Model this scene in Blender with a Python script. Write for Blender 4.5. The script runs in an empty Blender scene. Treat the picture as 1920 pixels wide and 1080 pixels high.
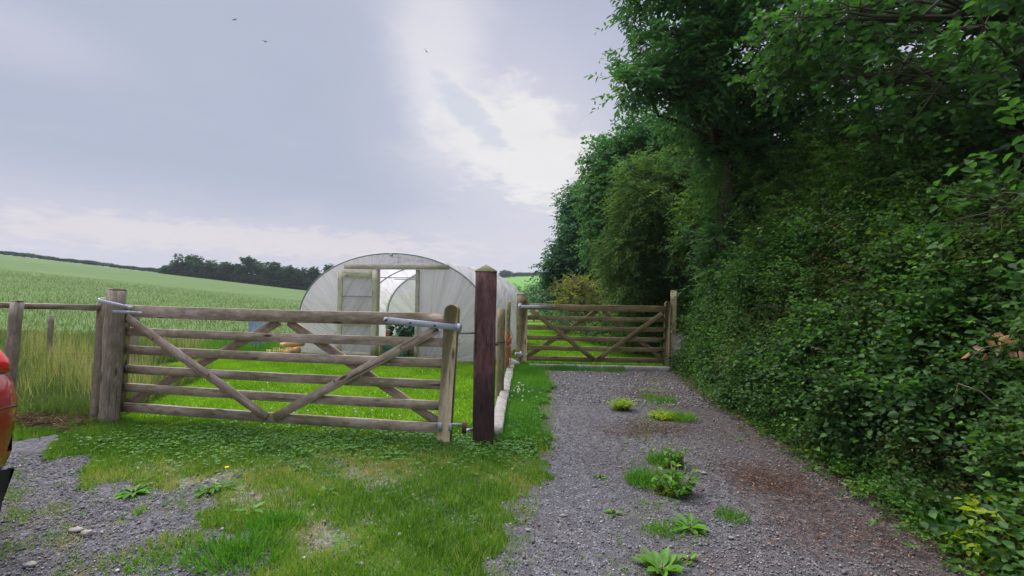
import bpy, math, random
import numpy as np
from mathutils import Vector, Matrix
R = math.radians
sc = bpy.context.scene
col = sc.collection

# ------------------------------------------------------------------ camera
EYE = 1.45
F = 880.0                       # focal length in pixels of the 1920 wide photo
PITCH, ROLL = R(0.7), R(1.0)
cam_d = bpy.data.cameras.new('camera')
cam = bpy.data.objects.new('camera', cam_d); col.objects.link(cam)
cam_d.sensor_width = 36.0; cam_d.lens = 36.0*F/1920.0
cam_d.clip_start = 0.05; cam_d.clip_end = 3000
M = Matrix.Rotation(PITCH, 3, 'X') @ Matrix.Rotation(R(90), 3, 'X') @ Matrix.Rotation(ROLL, 3, 'Z')
cam.matrix_world = Matrix.Translation((0, 0, EYE)) @ M.to_4x4()
sc.camera = cam

# ------------------------------------------------------------------ sky, sun, exposure
SUN_EL, SUN_AZ = R(56), R(-50)      # left of the bright break to light the hedge, azimuth from +Y towards +X
world = bpy.data.worlds.new('World'); sc.world = world; world.use_nodes = True
def build_world():
    nt = world.node_tree; N = nt.nodes; L = nt.links; N.clear()
    def n(t, **k):
        x = N.new(t)
        for a, b in k.items(): setattr(x, a, b)
        return x
    def val(x): return x
    def math_(op, a, b=None, c=None, clamp=False):
        m = n('ShaderNodeMath', operation=op); m.use_clamp = clamp
        for i, v in enumerate((a, b, c)):
            if v is None: continue
            if isinstance(v, (int, float)): m.inputs[i].default_value = v
            else: L.new(v, m.inputs[i])
        return m.outputs[0]
    def mix(f, a, b):
        m = n('ShaderNodeMix', data_type='RGBA')
        for s, v in ((0, f), (6, a), (7, b)):
            if isinstance(v, (int, float)): m.inputs[s].default_value = v
            elif isinstance(v, tuple): m.inputs[s].default_value = v+(1,)
            else: L.new(v, m.inputs[s])
        return m.outputs[2]
    def ramp(x, a, b):
        m = n('ShaderNodeMapRange', interpolation_type='SMOOTHSTEP')
        L.new(x, m.inputs[0]); m.inputs[1].default_value = a; m.inputs[2].default_value = b
        return m.outputs[0]
    out = n('ShaderNodeOutputWorld'); bg = n('ShaderNodeBackground'); L.new(bg.outputs[0], out.inputs[0])
    sky = n('ShaderNodeTexSky', sky_type='NISHITA'); sky.sun_disc = False
    sky.sun_elevation = SUN_EL; sky.sun_rotation = SUN_AZ; sky.air_density = 1.0; sky.dust_density = 2.0
    tc = n('ShaderNodeTexCoord'); sep = n('ShaderNodeSeparateXYZ'); L.new(tc.outputs['Generated'], sep.inputs[0])
    x, y, z = sep.outputs
    az = math_('DEGREES', math_('ARCTAN2', x, y)); el = math_('DEGREES', math_('ARCSINE', z))
    # cloud layer seen from below: divide by height so that it flattens to the horizon
    zz = math_('ADD', math_('MAXIMUM', z, 0.0), 0.16)
    cx = math_('DIVIDE', x, zz); cy = math_('DIVIDE', y, zz)
    comb = n('ShaderNodeCombineXYZ'); L.new(cx, comb.inputs[0]); L.new(cy, comb.inputs[1])
    def noise(scale, detail, rough=0.55, off=0.0, dist=0.0):
        t = n('ShaderNodeTexNoise', noise_dimensions='4D'); L.new(comb.outputs[0], t.inputs['Vector'])
        t.inputs['W'].default_value = off; t.inputs['Scale'].default_value = scale
        t.inputs['Detail'].default_value = detail; t.inputs['Roughness'].default_value = rough
        t.inputs['Distortion'].default_value = dist
        return t.outputs['Fac']
    n1 = noise(0.7, 5, 0.5, 3.0); n2 = noise(2.2, 8, 0.6, 7.0, 0.3); n3 = noise(5.0, 8, 0.62, 1.0, 0.2)
    def blob(a0, e0, ra, re, soft=0.5, nz=None, amt=0.0, rot=0.0):
        da = math_('SUBTRACT', az, a0); de = math_('SUBTRACT', el, e0)
        c, s = math.cos(R(rot)), math.sin(R(rot))
        u = math_('DIVIDE', math_('ADD', math_('MULTIPLY', da, c), math_('MULTIPLY', de, s)), ra)
        v = math_('DIVIDE', math_('SUBTRACT', math_('MULTIPLY', de, c), math_('MULTIPLY', da, s)), re)
        d = math_('SQRT', math_('ADD', math_('MULTIPLY', u, u), math_('MULTIPLY', v, v)))
        if nz is not None: d = math_('ADD', d, math_('MULTIPLY', math_('SUBTRACT', nz, 0.5), amt))
        return math_('SUBTRACT', 1.0, ramp(d, 1-soft, 1+soft))
    lilac = (0.485, 0.505, 0.63); grey = (0.395, 0.445, 0.565); pale = (0.60, 0.60, 0.69)
    c = mix(ramp(n1, 0.35, 0.65), lilac, (0.44, 0.47, 0.60))
    c = mix(math_('MULTIPLY', ramp(n2, 0.42, 0.62), 0.35), c, (0.55, 0.55, 0.66))
    # the large darker cloud up left, the paler air towards the horizon
    c = mix(math_('MULTIPLY', blob(-34, 19, 30, 13, 0.55, n1, 1.1, -8), 0.72), c, grey)
    c = mix(math_('MULTIPLY', math_('SUBTRACT', 1.0, ramp(math_('ADD', el, math_('MULTIPLY', n2, 9.0)), 9.0, 16.5)), 0.8), c, pale)
    # streaks of faintly lit cloud low down
    lowm = math_('MULTIPLY', blob(-30, 5.2, 26, 1.5, 0.5, n3, 3.6), 0.5)
    c = mix(lowm, c, (0.80, 0.72, 0.70))
    c = mix(math_('MULTIPLY', blob(-48, 20, 7, 2.4, 0.7, n2, 1.6), 0.35), c, (0.66, 0.62, 0.72))
    # the bright break
    c = mix(math_('MULTIPLY', blob(2, 15, 16, 11, 0.65, n2, 1.3, -30), 0.7), c, (0.68, 0.675, 0.74))
    c = mix(math_('MULTIPLY', blob(-9, 26, 5.5, 8, 0.6, n2, 1.6, 5), 0.7), c, (0.72, 0.715, 0.77))
    c = mix(math_('MULTIPLY', blob(0.5, 17.5, 10, 5.5, 0.35, n3, 2.6, -28), 0.85), c, (0.83, 0.815, 0.80))
    c = mix(math_('MULTIPLY', blob(-9, 23, 4.0, 7.5, 0.6, n3, 2.6, 12), 0.45), c, (0.76, 0.75, 0.77))
    hole = math_('MULTIPLY', blob(-5.5, 21, 4.6, 1.6, 0.3, n3, 3.4, -35), 0.38)
    sk = n('ShaderNodeVectorMath', operation='SCALE'); L.new(sky.outputs[0], sk.inputs[0]); sk.inputs[3].default_value = 0.085
    blue = mix(0.75, sk.outputs[0], (0.42, 0.50, 0.68))
    c = mix(hole, c, blue)
    c = mix(0.06, c, sk.outputs[0])
    # fine mottling
    mot = n('ShaderNodeVectorMath', operation='SCALE'); L.new(c, mot.inputs[0])
    f = math_('ADD', 0.93, math_('MULTIPLY', n2, 0.14))
    # overcast skies are brighter overhead; raised further out of view as added fill light
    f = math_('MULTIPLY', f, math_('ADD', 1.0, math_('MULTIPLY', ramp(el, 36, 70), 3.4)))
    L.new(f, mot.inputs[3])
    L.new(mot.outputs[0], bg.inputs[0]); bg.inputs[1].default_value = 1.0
build_world()
sun_d = bpy.data.lights.new('sun', 'SUN'); sun_d.energy = 4.2; sun_d.angle = R(50); sun_d.color = (1.0, 0.955, 0.88)
sun = bpy.data.objects.new('sun', sun_d); col.objects.link(sun)
sdir = Vector((math.sin(SUN_AZ)*math.cos(SUN_EL), math.cos(SUN_AZ)*math.cos(SUN_EL), math.sin(SUN_EL)))
sun.rotation_euler = sdir.to_track_quat('Z', 'Y').to_euler(); sun.location = (0, 0, 30)
sc.view_settings.view_transform = 'Standard'; sc.view_settings.look = 'None'
sc.view_settings.exposure = 0.12; sc.view_settings.gamma = 1.0
sc.cycles.max_bounces = 7; sc.cycles.diffuse_bounces = 4; sc.cycles.transmission_bounces = 4
sc.cycles.transparent_max_bounces = 10; sc.cycles.glossy_bounces = 2
sc.cycles.use_denoising = True

# ------------------------------------------------------------------ measuring helpers
M3 = np.array(M)
def ray(px, py):
    d = M3 @ np.array([(px-960)/F, (540-py)/F, -1.0]); return d/d[1]
def G(px, py, z=0.0):            # the place on level ground seen at this point of the photo
    d = ray(px, py); t = (z-EYE)/d[2]; return Vector((d[0]*t, t, z))
def D(px, py, y):                # the place at distance y
    d = ray(px, py); return Vector((d[0]*y, y, EYE+d[2]*y))

# ------------------------------------------------------------------ object helpers
ORG = {}
def tag(o, label=None, cat=None, group=None, kind=None):
    if label: o['label'] = label
    if cat: o['category'] = cat
    if group: o['group'] = group
    if kind: o['kind'] = kind
    return o
def thing(name, label, cat, loc, group=None):
    o = bpy.data.objects.new(name, None); col.objects.link(o)
    o.location = loc; o.empty_display_size = 0.2; ORG[o.name] = Vector(loc)
    return tag(o, label, cat, group)
def link(name, me, parent=None, loc=(0, 0, 0)):
    o = bpy.data.objects.new(name, me); col.objects.link(o)
    if parent is not None:
        o.parent = parent; ORG[o.name] = ORG[parent.name]
    else:
        o.location = loc; ORG[o.name] = Vector(loc)
    return o
def np_mesh(name, V, faces, mat, parent=None, loc=(0, 0, 0), smooth=False, attrs=None, mats=None, midx=None):
    """faces: list of int arrays (n,k); V in world coordinates"""
    org = np.array(ORG[parent.name] if parent is not None else loc, dtype=float)
    V = np.asarray(V, dtype=np.float64) - org
    me = bpy.data.meshes.new(name)
    faces = [np.asarray(f, dtype=np.int32) for f in faces if len(f)]
    tot = sum(f.shape[0] for f in faces); nl = sum(f.size for f in faces)
    me.vertices.add(len(V)); me.vertices.foreach_set('co', V.astype(np.float32).ravel())
    me.loops.add(nl); me.loops.foreach_set('vertex_index', np.concatenate([f.ravel() for f in faces]))
    me.polygons.add(tot)
    ls = []; s = 0
    for f in faces:
        ls.append(s+np.arange(f.shape[0])*f.shape[1]); s += f.size
    me.polygons.foreach_set('loop_start', np.concatenate(ls).astype(np.int32))
    if smooth: me.polygons.foreach_set('use_smooth', np.ones(tot, dtype=bool))
    for m in (mats or [mat]): me.materials.append(m)
    if midx is not None: me.polygons.foreach_set('material_index', np.asarray(midx, dtype=np.int32))
    for k, a in (attrs or {}).items():
        a = np.asarray(a, dtype=np.float32)
        at = me.attributes.new(k, 'FLOAT' if a.ndim == 1 else 'FLOAT_VECTOR', 'POINT')
        at.data.foreach_set('value' if a.ndim == 1 else 'vector', a.ravel())
    me.update(calc_edges=True); me.validate()
    return link(name, me, parent, loc)

class MB:
    """collects solid pieces for ONE mesh; keeps a grain coordinate for timber"""
    def __init__(s, seed=0): s.V = []; s.Fq = []; s.Ft = []; s.G = []; s.n = 0; s.r = random.Random(seed)
    def add(s, V, quads=(), tris=(), grain=None):
        V = np.asarray(V, dtype=float); s.V.append(V)
        s.G.append(np.asarray(grain if grain is not None else V, dtype=float))
        if len(quads): s.Fq.append(np.asarray(quads)+s.n)
        if len(tris): s.Ft.append(np.asarray(tris)+s.n)
        s.n += len(V); return s
    def sweep(s, pts, prof, up=(0, 0, 1), scale=None, cap=True, rough=0.0, off=None):
        """closed profile prof (k,2) [side, up] along points"""
        pts = [Vector(p) for p in pts]; prof = np.asarray(prof, dtype=float); k = len(prof); m = len(pts)
        off = off if off is not None else Vector((s.r.uniform(0, 40), s.r.uniform(0, 40), s.r.uniform(0, 40)))
        V = []; Gc = []; L = 0.0
        for i, p in enumerate(pts):
            t = (pts[min(i+1, m-1)]-pts[max(i-1, 0)]).normalized()
            u = Vector(up); 
            if abs(t.dot(u.normalized())) > 0.98: u = Vector((0, 1, 0)) if abs(t.y) < 0.9 else Vector((1, 0, 0))
            sd = t.cross(u).normalized(); uu = sd.cross(t).normalized()
            if i: L += (p-pts[i-1]).length
            sc_ = scale[i] if scale is not None else 1.0
            for (a, b) in prof:
                a2 = a*sc_; b2 = b*sc_
                j = Vector((s.r.gauss(0, rough), s.r.gauss(0, rough), s.r.gauss(0, rough))) if rough else Vector((0, 0, 0))
                V.append(p+sd*a2+uu*b2+j); Gc.append((L+off.x, a2+off.y, b2+off.z))
        q = []
        for i in range(m-1):
            for j in range(k):
                j2 = (j+1) % k
                q.append((i*k+j, i*k+j2, (i+1)*k+j2, (i+1)*k+j))
        t_ = []
        if cap:
            for base, rev in ((0, True), ((m-1)*k, False)):
                c = sum((V[base+j] for j in range(k)), Vector())/k
                V.append(c); g = np.mean([Gc[base+j] for j in range(k)], axis=0); Gc.append(tuple(g))
                ci = len(V)-1
                for j in range(k):
                    j2 = (j+1) % k
                    t_.append((base+j2, base+j, ci) if rev else (base+j, base+j2, ci))
        return s.add([tuple(v) for v in V], q, t_, Gc)
    def board(s, p0, p1, w, t, up=(0, 0, 1), seg=6, ch=0.0022, rough=0.0008, bow=0.0):
        """p0->p1 with height w (along up) and thickness t"""
        a, b, c = t/2, w/2, min(ch, t/4, w/4)
        prof = [(-a+c, -b), (a-c, -b), (a, -b+c), (a, b-c), (a-c, b), (-a+c, b), (-a, b-c), (-a, -b+c)]
        p0, p1 = Vector(p0), Vector(p1)
        pts = [p0.lerp(p1, i/seg)+Vector(up)*(-bow*math.sin(math.pi*i/seg)) for i in range(seg+1)]
        return s.sweep(pts, prof, up, rough=rough)
    def tube(s, pts, r, k=8, radii=None, cap=True, rough=0.0):
        prof = [(math.cos(2*math.pi*j/k), math.sin(2*math.pi*j/k)) for j in range(k)]
        rr = radii if radii is not None else [r]*len(pts)
        return s.sweep(pts, prof, scale=rr, cap=cap, rough=rough)
    def box(s, c, size, rot=0.0, ch=0.004):
        c = Vector(c); d = Vector((math.cos(rot), math.sin(rot), 0))*(size[0]/2)
        return s.board(c-d, c+d, size[2], size[1], seg=1, ch=ch, rough=0)
    def build(s, name, mat, parent=None, loc=(0, 0, 0), smooth=False):
        V = np.concatenate(s.V); g = np.concatenate(s.G)
        f = []
        if s.Fq: f.append(np.concatenate(s.Fq))
        if s.Ft: f.append(np.concatenate(s.Ft))
        return np_mesh(name, V, f, mat, parent, loc, smooth, {'grain': g})

# ------------------------------------------------------------------ materials
class Mat:
    def __init__(s, name):
        s.m = bpy.data.materials.new(name); s.m.use_nodes = True
        s.nt = s.m.node_tree; s.N = s.nt.nodes; s.L = s.nt.links
        s.b = s.N['Principled BSDF']; s.out = s.N['Material Output']
    def n(s, t, **k):
        x = s.N.new(t)
        for a, b in k.items(): setattr(x, a, b)
        return x
    def put(s, sock, v):
        if isinstance(v, (int, float)): sock.default_value = v
        elif isinstance(v, (tuple, list)): sock.default_value = tuple(v)+((1,) if len(v) == 3 and len(sock.default_value) == 4 else ())
        else: s.L.new(v, sock)
    def pos(s): return s.n('ShaderNodeNewGeometry').outputs['Position']
    def attr(s, name, fac=False): 
        a = s.n('ShaderNodeAttribute'); a.attribute_name = name; return a.outputs['Fac' if fac else 'Vector']
    def scale(s, vec, xyz):
        m = s.n('ShaderNodeMapping'); s.L.new(vec, m.inputs[0]); m.inputs['Scale'].default_value = xyz; return m.outputs[0]
    def noise(s, vec, sc_, det=4, rough=0.55, dist=0.0, w=0.0):
        t = s.n('ShaderNodeTexNoise', noise_dimensions='4D'); s.L.new(vec, t.inputs['Vector'])
        t.inputs['W'].default_value = w
        t.inputs['Scale'].default_value = sc_; t.inputs['Detail'].default_value = det
        t.inputs['Roughness'].default_value = rough; t.inputs['Distortion'].default_value = dist
        return t.outputs['Fac']
    def voro(s, vec, sc_, feat='F1', out='Distance', rnd=1.0):
        t = s.n('ShaderNodeTexVoronoi', feature=feat); s.L.new(vec, t.inputs['Vector']); t.inputs['Scale'].default_value = sc_
        t.inputs['Randomness'].default_value = rnd
        return t.outputs[out]
    def math(s, op, a, b=None, clamp=False):
        m = s.n('ShaderNodeMath', operation=op); m.use_clamp = clamp
        s.put(m.inputs[0], a)
        if b is not None: s.put(m.inputs[1], b)
        return m.outputs[0]
    def ramp(s, x, a, b, lo=0.0, hi=1.0):
        m = s.n('ShaderNodeMapRange'); s.put(m.inputs[0], x)
        for i, v in enumerate((a, b, lo, hi)): m.inputs[i+1].default_value = v
        return m.outputs[0]
    def mix(s, f, a, b, mode='MIX'):
        m = s.n('ShaderNodeMix', data_type='RGBA', blend_type=mode)
        s.put(m.inputs[0], f); s.put(m.inputs[6], a); s.put(m.inputs[7], b); return m.outputs[2]
    def cr(s, x, stops):
        r = s.n('ShaderNodeValToRGB'); s.put(r.inputs[0], x); e = r.color_ramp.elements
        while len(e) < len(stops): e.new(0.5)
        for el, (p, c) in zip(e, stops): el.position = p; el.color = tuple(c)+(1,)
        return r.outputs[0]
    def bump(s, h, strength=0.5, dist=0.01):
        b = s.n('ShaderNodeBump'); s.put(b.inputs['Height'], h); b.inputs['Strength'].default_value = strength
        b.inputs['Distance'].default_value = dist; s.L.new(b.outputs[0], s.b.inputs['Normal']); return b.outputs[0]
    def set(s, color=None, rough=None, spec=None, metal=None):
        if color is not None: s.put(s.b.inputs['Base Color'], color)
        if rough is not None: s.put(s.b.inputs['Roughness'], rough)
        if spec is not None: s.put(s.b.inputs['Specular IOR Level'], spec)
        if metal is not None: s.put(s.b.inputs['Metallic'], metal)
        return s.m

def wood(name, base, dark, green=(0.10, 0.10, 0.03), g_amt=0.5, patch=None, streak=34.0, rough=0.85, p_lo=0.5):
    k = Mat(name); g = k.attr('grain')
    fine = k.noise(k.scale(g, (2.2, streak*2, streak*2)), 1.0, 6, 0.65, 0.4)
    broad = k.noise(k.scale(g, (1.5, 9, 9)), 1.0, 4, 0.6, 0.6, 5)
    blot = k.noise(k.scale(g, (2.6, 9, 9)), 1.0, 6, 0.68, 0.2, 9)
    c = k.mix(k.ramp(fine, 0.32, 0.68), dark, base)
    c = k.mix(k.ramp(broad, 0.35, 0.7, 0, 0.55), c, tuple(x*1.5 for x in base))
    if patch: c = k.mix(k.ramp(blot, p_lo, p_lo+0.12, 0, 0.6), c, patch)
    c = k.mix(k.ramp(k.noise(g, 3.1, 5, 0.6, 0.3, 2), 0.42, 0.7, 0, g_amt), c, green)
    mott = k.noise(k.scale(g, (9, 26, 26)), 1.0, 5, 0.7, 0.3, 21)
    c = k.mix(k.ramp(mott, 0.5, 0.64, 0, .55), c, dark); c = k.mix(k.ramp(mott, 0.46, 0.34, 0, .5), c, tuple(min(.8, x*1.6) for x in base))
    crack = k.ramp(k.noise(k.scale(g, (1.1, 60, 60)), 1.0, 3, 0.5, 0.5, 3), 0.30, 0.36)
    c = k.mix(crack, tuple(x*0.35 for x in dark), c)
    knot = k.ramp(k.voro(k.scale(g, (2.4, 9, 9)), 1.0), 0.08, 0.18)
    c = k.mix(knot, tuple(x*0.4 for x in dark), c)
    k.bump(k.math('ADD', k.math('MULTIPLY', fine, 0.6), k.math('MULTIPLY', crack, 0.8)), 0.7, 0.004)
    return k.set(c, rough, 0.2)
def plain(name, c, rough=0.6, metal=0.0, var=0.25, sc_=20, spec=0.4, bump=0.15):
    k = Mat(name); p = k.n('ShaderNodeTexCoord').outputs['Object']
    nz = k.noise(p, sc_, 5, 0.6)
    cc = k.mix(k.ramp(nz, 0.3, 0.7), tuple(x*(1-var) for x in c), tuple(min(1, x*(1+var)) for x in c))
    if bump: k.bump(nz, bump, 0.004)
    k.set(cc, k.ramp(nz, 0.3, 0.7, rough*0.85, min(1, rough*1.15)), spec, metal); return k.m
def leafmat(name, stops, trans=0.45, rough=0.45, spec=0.35, vein=False):
    """leaf blade: diffuse + light coming through; each leaf has its own tint"""
    k = Mat(name); v = k.attr('var', True)
    c = k.cr(v, stops)
    k.set(c, rough, spec)
    tr = k.n('ShaderNodeBsdfTranslucent')
    tc = k.mix(0.55, c, (1.0, 1.15, 0.35), 'MULTIPLY'); k.L.new(tc, tr.inputs[0])
    hs = k.n('ShaderNodeHueSaturation'); hs.inputs['Value'].default_value = 1.6; hs.inputs['Saturation'].default_value = 1.1
    k.L.new(tc, hs.inputs['Color']); k.L.new(hs.outputs[0], tr.inputs[0])
    mx = k.n('ShaderNodeMixShader'); mx.inputs[0].default_value = trans
    k.L.new(k.b.outputs[0], mx.inputs[1]); k.L.new(tr.outputs[0], mx.inputs[2]); k.L.new(mx.outputs[0], k.out.inputs[0])
    return k.m

W_GATE = wood('weathered_gate_wood', (0.385, 0.305, 0.24), (0.15, 0.115, 0.088), (0.17, 0.16, 0.055), 0.65, (0.47, 0.40, 0.36), 34, p_lo=0.49)
W_POST = wood('algae_post_wood', (0.28, 0.235, 0.14), (0.10, 0.08, 0.045), (0.16, 0.15, 0.04), 0.6, None)
W_STILE = wood('olive_tan_stile_wood', (0.34, 0.29, 0.185), (0.19, 0.155, 0.10), (0.22, 0.21, 0.07), 0.6)
W_BROWN = wood('dark_stained_post_wood', (0.155, 0.076, 0.072), (0.036, 0.016, 0.017), (0.05, 0.032, 0.026), 0.45, (0.25, 0.165, 0.15), 16, p_lo=0.48)
def damp_foot(m):
    k = Mat.__new__(Mat); k.m = m; k.nt = m.node_tree; k.N = k.nt.nodes; k.L = k.nt.links; k.b = k.N['Principled BSDF']
    src = k.b.inputs['Base Color'].links[0].from_socket; g = k.attr('grain'); z = k.n('ShaderNodeSeparateXYZ'); k.L.new(k.pos(), z.inputs[0])
    h = k.math('ADD', z.outputs[2], k.math('MULTIPLY', k.noise(k.scale(g, (2.5, 22, 22)), 1.0, 5, .6), .7))
    k.L.new(k.mix(k.ramp(h, .80, 1.10, .7, 0), src, (.030, .018, .018)), k.b.inputs['Base Color'])
damp_foot(W_BROWN)
W_CAP = wood('post_cap_wood', (0.19, 0.18, 0.10), (0.10, 0.09, 0.05), (0.16, 0.17, 0.06), 0.5)
W_FADE = wood('faded_timber', (0.48, 0.43, 0.35), (0.24, 0.21, 0.17), (0.25, 0.23, 0.17), 0.4)
W_GREY = wood('grey_old_post_wood', (0.31, 0.265, 0.20), (0.14, 0.115, 0.09), (0.11, 0.10, 0.05), 0.55, (0.25, 0.21, 0.16))
W_GATE2 = wood('olive_gate_wood', (0.28, 0.225, 0.12), (0.14, 0.105, 0.055), (0.15, 0.15, 0.035), 0.55, (0.23, 0.14, 0.08))
W_YEL = wood('pale_lichen_wood', (0.42, 0.38, 0.22), (0.22, 0.18, 0.09), (0.25, 0.25, 0.04), 0.5)
W_DOOR = wood('pale_door_wood', (0.50, 0.465, 0.35), (0.34, 0.31, 0.22), (0.26, 0.25, 0.17), 0.3)
W_RED = wood('red_bed_wood', (0.42, 0.17, 0.09), (0.22, 0.08, 0.045), (0.3, 0.16, 0.08), 0.2)
W_TAN = wood('tan_bed_wood', (0.48, 0.33, 0.19), (0.25, 0.17, 0.10), (0.3, 0.2, 0.1), 0.2)
W_LOG = wood('fresh_log_wood', (0.55, 0.33, 0.15), (0.30, 0.17, 0.08), (0.35, 0.22, 0.1), 0.2)
BARK = wood('bark', (0.085, 0.075, 0.055), (0.03, 0.026, 0.02), (0.05, 0.06, 0.03), 0.5)
TWIG = wood('twig_bark', (0.16, 0.12, 0.085), (0.07, 0.05, 0.035), (0.08, 0.08, 0.04), 0.3)
GALV = plain('galvanised_steel', (0.42, 0.45, 0.51), 0.5, 0.55, 0.12, 30)
STEEL = plain('hoop_steel', (0.24, 0.26, 0.29), 0.5, 0.5, 0.1, 30)
DARKM = plain('dark_metal', (0.03, 0.03, 0.035), 0.6, 0.6, 0.2)
RUST = plain('rusty_metal', (0.14, 0.06, 0.045), 0.8, 0.2, 0.4)
CONC = plain('pale_concrete', (0.26, 0.25, 0.23), 0.9, 0, 0.3, 14, 0.2, 0.4)
STONE = plain('grey_boulder', (0.25, 0.235, 0.20), 0.95, 0, 0.45, 9, 0.2, 0.6)

# ------------------------------------------------------------------ ground
def terrain(x, y):
    x = np.asarray(x, float); y = np.asarray(y, float)
    yy = np.clip(y, 0, 132)
    g = np.maximum(0.0, -x - 0.30*np.maximum(yy, 0) - 3.2)
    z = 0.100*g*np.clip((yy-4)/30, 0, 1)**0.7*np.clip(yy/132, 0.0, 1)**0.12
    z = z*np.clip(1-(y-132)/70, 0, 1) - 3.0*np.clip((y-132)/100, 0, 2)*np.clip((-x-10)/60, 0, 1)        # ground falls away behind the ridge
    far = 14.5*np.exp(-((x-26)/85.0)**2)*np.clip((y-150)/170, 0, 1)**1.1*np.clip(1-(y-330)/400, 0, 1)
    z = z + far
    return z
def gh(x, y): return float(terrain(x, y))
def grid_axis(lo, hi, near, step, grow=1.16):
    a = [0.0]; s = step
    while a[-1] < hi:
        if a[-1] > near: s *= grow
        a.append(a[-1]+s)
    b = [0.0]; s = step
    while b[-1] > lo:
        if b[-1] < -near: s *= grow
        b.append(b[-1]-s)
    return np.array(sorted(set(b+a)))
def sheet(name, X, Y, Z, mat, keep=None, kind='structure', smooth=True):
    nx, ny = len(X), len(Y)
    gx, gy = np.meshgrid(X, Y); V = np.stack([gx.ravel(), gy.ravel(), Z(gx, gy).ravel()], 1)
    i = np.arange(ny-1)[:, None]*nx+np.arange(nx-1)[None]; i = i.ravel()
    q = np.stack([i, i+1, i+1+nx, i+nx], 1)
    if keep is not None:
        cx = V[q].mean(1); q = q[keep(cx[:, 0], cx[:, 1])]
        used, inv = np.unique(q.ravel(), return_inverse=True); V = V[used]; q = inv.reshape(-1, 4)
    o = np_mesh(name, V, [q], mat, smooth=smooth); tag(o, kind=kind); return o

k = Mat('field_grass_ground'); p = k.pos()
a = k.noise(k.scale(p, (1, 0.35, 1)), 0.10, 6, 0.6); b = k.noise(p, 5.0, 6, 0.7); f2 = k.noise(k.scale(p, (1, 0.25, 1)), 1.1, 5, 0.65)
c = k.cr(a, [(0.3, (0.070, 0.108, 0.038)), (0.5, (0.088, 0.130, 0.048)), (0.7, (0.108, 0.150, 0.058))])
c = k.mix(k.ramp(f2, 0.35, 0.7, 0, 0.5), c, (0.11, 0.23, 0.06))
c = k.mix(k.ramp(b, 0.4, 0.7, 0, 0.4), c, (0.135, 0.185, 0.075))
sepx = k.n('ShaderNodeSeparateXYZ'); k.L.new(p, sepx.inputs[0])
far = k.ramp(sepx.outputs[1], 170, 200)
c = k.mix(far, c, (0.12, 0.26, 0.05))
k.bump(b, 0.6, 0.08); FIELD = k.set(c, 0.95, 0.1)
X = grid_axis(-420, 420, 14, 0.5, 1.10); Y = grid_axis(-60, 620, 16, 0.5, 1.08)
sheet('ground', X, Y, lambda x, y: terrain(x, y)-0.012, FIELD)

def wob(x, y, s=0):      # irregular borders
    return 0.10*np.sin(3.1*x+1.7*y+s)+0.07*np.sin(7.3*y-2.1*x+2*s)+0.045*np.sin(17*y+5*x+s)+0.03*np.sin(31*x+23*y+s)
def drive_left(y): return np.interp(y, [-2, 2.4, 3.3, 4.6, 6.0, 9.0], [-0.28, -0.06, 0.12, 0.32, 0.44, 0.66])
def bank_x(y): return np.interp(y, [-2, 2.4, 3.3, 4.7, 6.3, 7.5, 9.0, 14, 30], [2.62, 2.80, 2.95, 3.08, 3.14, 3.26, 3.50, 3.8, 5.0])
def is_drive(x, y):
    return (x > drive_left(y)+wob(x, y)*0.8) & (x < bank_x(y)+0.25) & (y < 9.05)
# gravel yard at the lower left: border runs up left from (520,1080) past (100,800)
yl = [G(450, 1079), G(430, 1010), G(370, 950), G(260, 895), G(130, 850), G(0, 825)]
def is_yard(x, y):
    lim = np.interp(x, [p_.x for p_ in reversed(yl)], [p_.y for p_ in reversed(yl)])
    lim = np.where(x < yl[-1].x, yl[-1].y+0.05*(yl[-1].x-x), lim)
    lim = np.where(x > yl[0].x, 2.4-(x-yl[0].x)*2.5, lim)
    return y < lim+wob(x, y, 2)*1.5+.12*np.sin(11*x+4*y)+.06*np.sin(29*x-17*y)
k = Mat('gravel'); p = k.pos()
ed = k.voro(p, 62, 'F1', 'Color'); dist = k.voro(p, 62); ed2 = k.voro(p, 150, 'F1', 'Color'); d2 = k.voro(p, 150)
sp = k.n('ShaderNodeSeparateColor'); k.L.new(ed, sp.inputs[0]); sp2 = k.n('ShaderNodeSeparateColor'); k.L.new(ed2, sp2.inputs[0])
st1 = [(0.0, (0.105, 0.10, 0.105)), (0.35, (0.18, 0.172, 0.18)), (0.65, (0.245, 0.235, 0.245)), (0.88, (0.30, 0.28, 0.275)), (1.0, (0.42, 0.40, 0.385))]
c1 = k.cr(sp.outputs[0], st1); c2 = k.cr(sp2.outputs[1], st1)
big = k.ramp(k.noise(p, 14, 3), 0.44, 0.56)
c = k.mix(big, c2, c1)
gap = k.mix(big, k.ramp(d2, 0.3, 0.75), k.ramp(dist, 0.35, 0.8))
c = k.mix(k.math('MULTIPLY', gap, 0.75), c, (0.055, 0.048, 0.048))
fines = k.ramp(k.noise(p, 3.2, 6, 0.7, 0.3, 12), 0.46, 0.62, 0, 0.75)
c = k.mix(fines, c, k.mix(k.ramp(k.noise(p, 220, 2), .35, .65), (0.13, 0.12, 0.125), (0.25, 0.24, 0.245)))
c = k.mix(k.ramp(k.noise(p, 1.3, 6, 0.7, 0.4, 4), 0.5, 0.66, 0, 0.55), c, (0.115, 0.085, 0.07))
sx_ = k.n('ShaderNodeSeparateXYZ'); k.L.new(p, sx_.inputs[0])
lx = k.math('SUBTRACT', sx_.outputs[0], k.math('MULTIPLY', sx_.outputs[1], .085))
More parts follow.
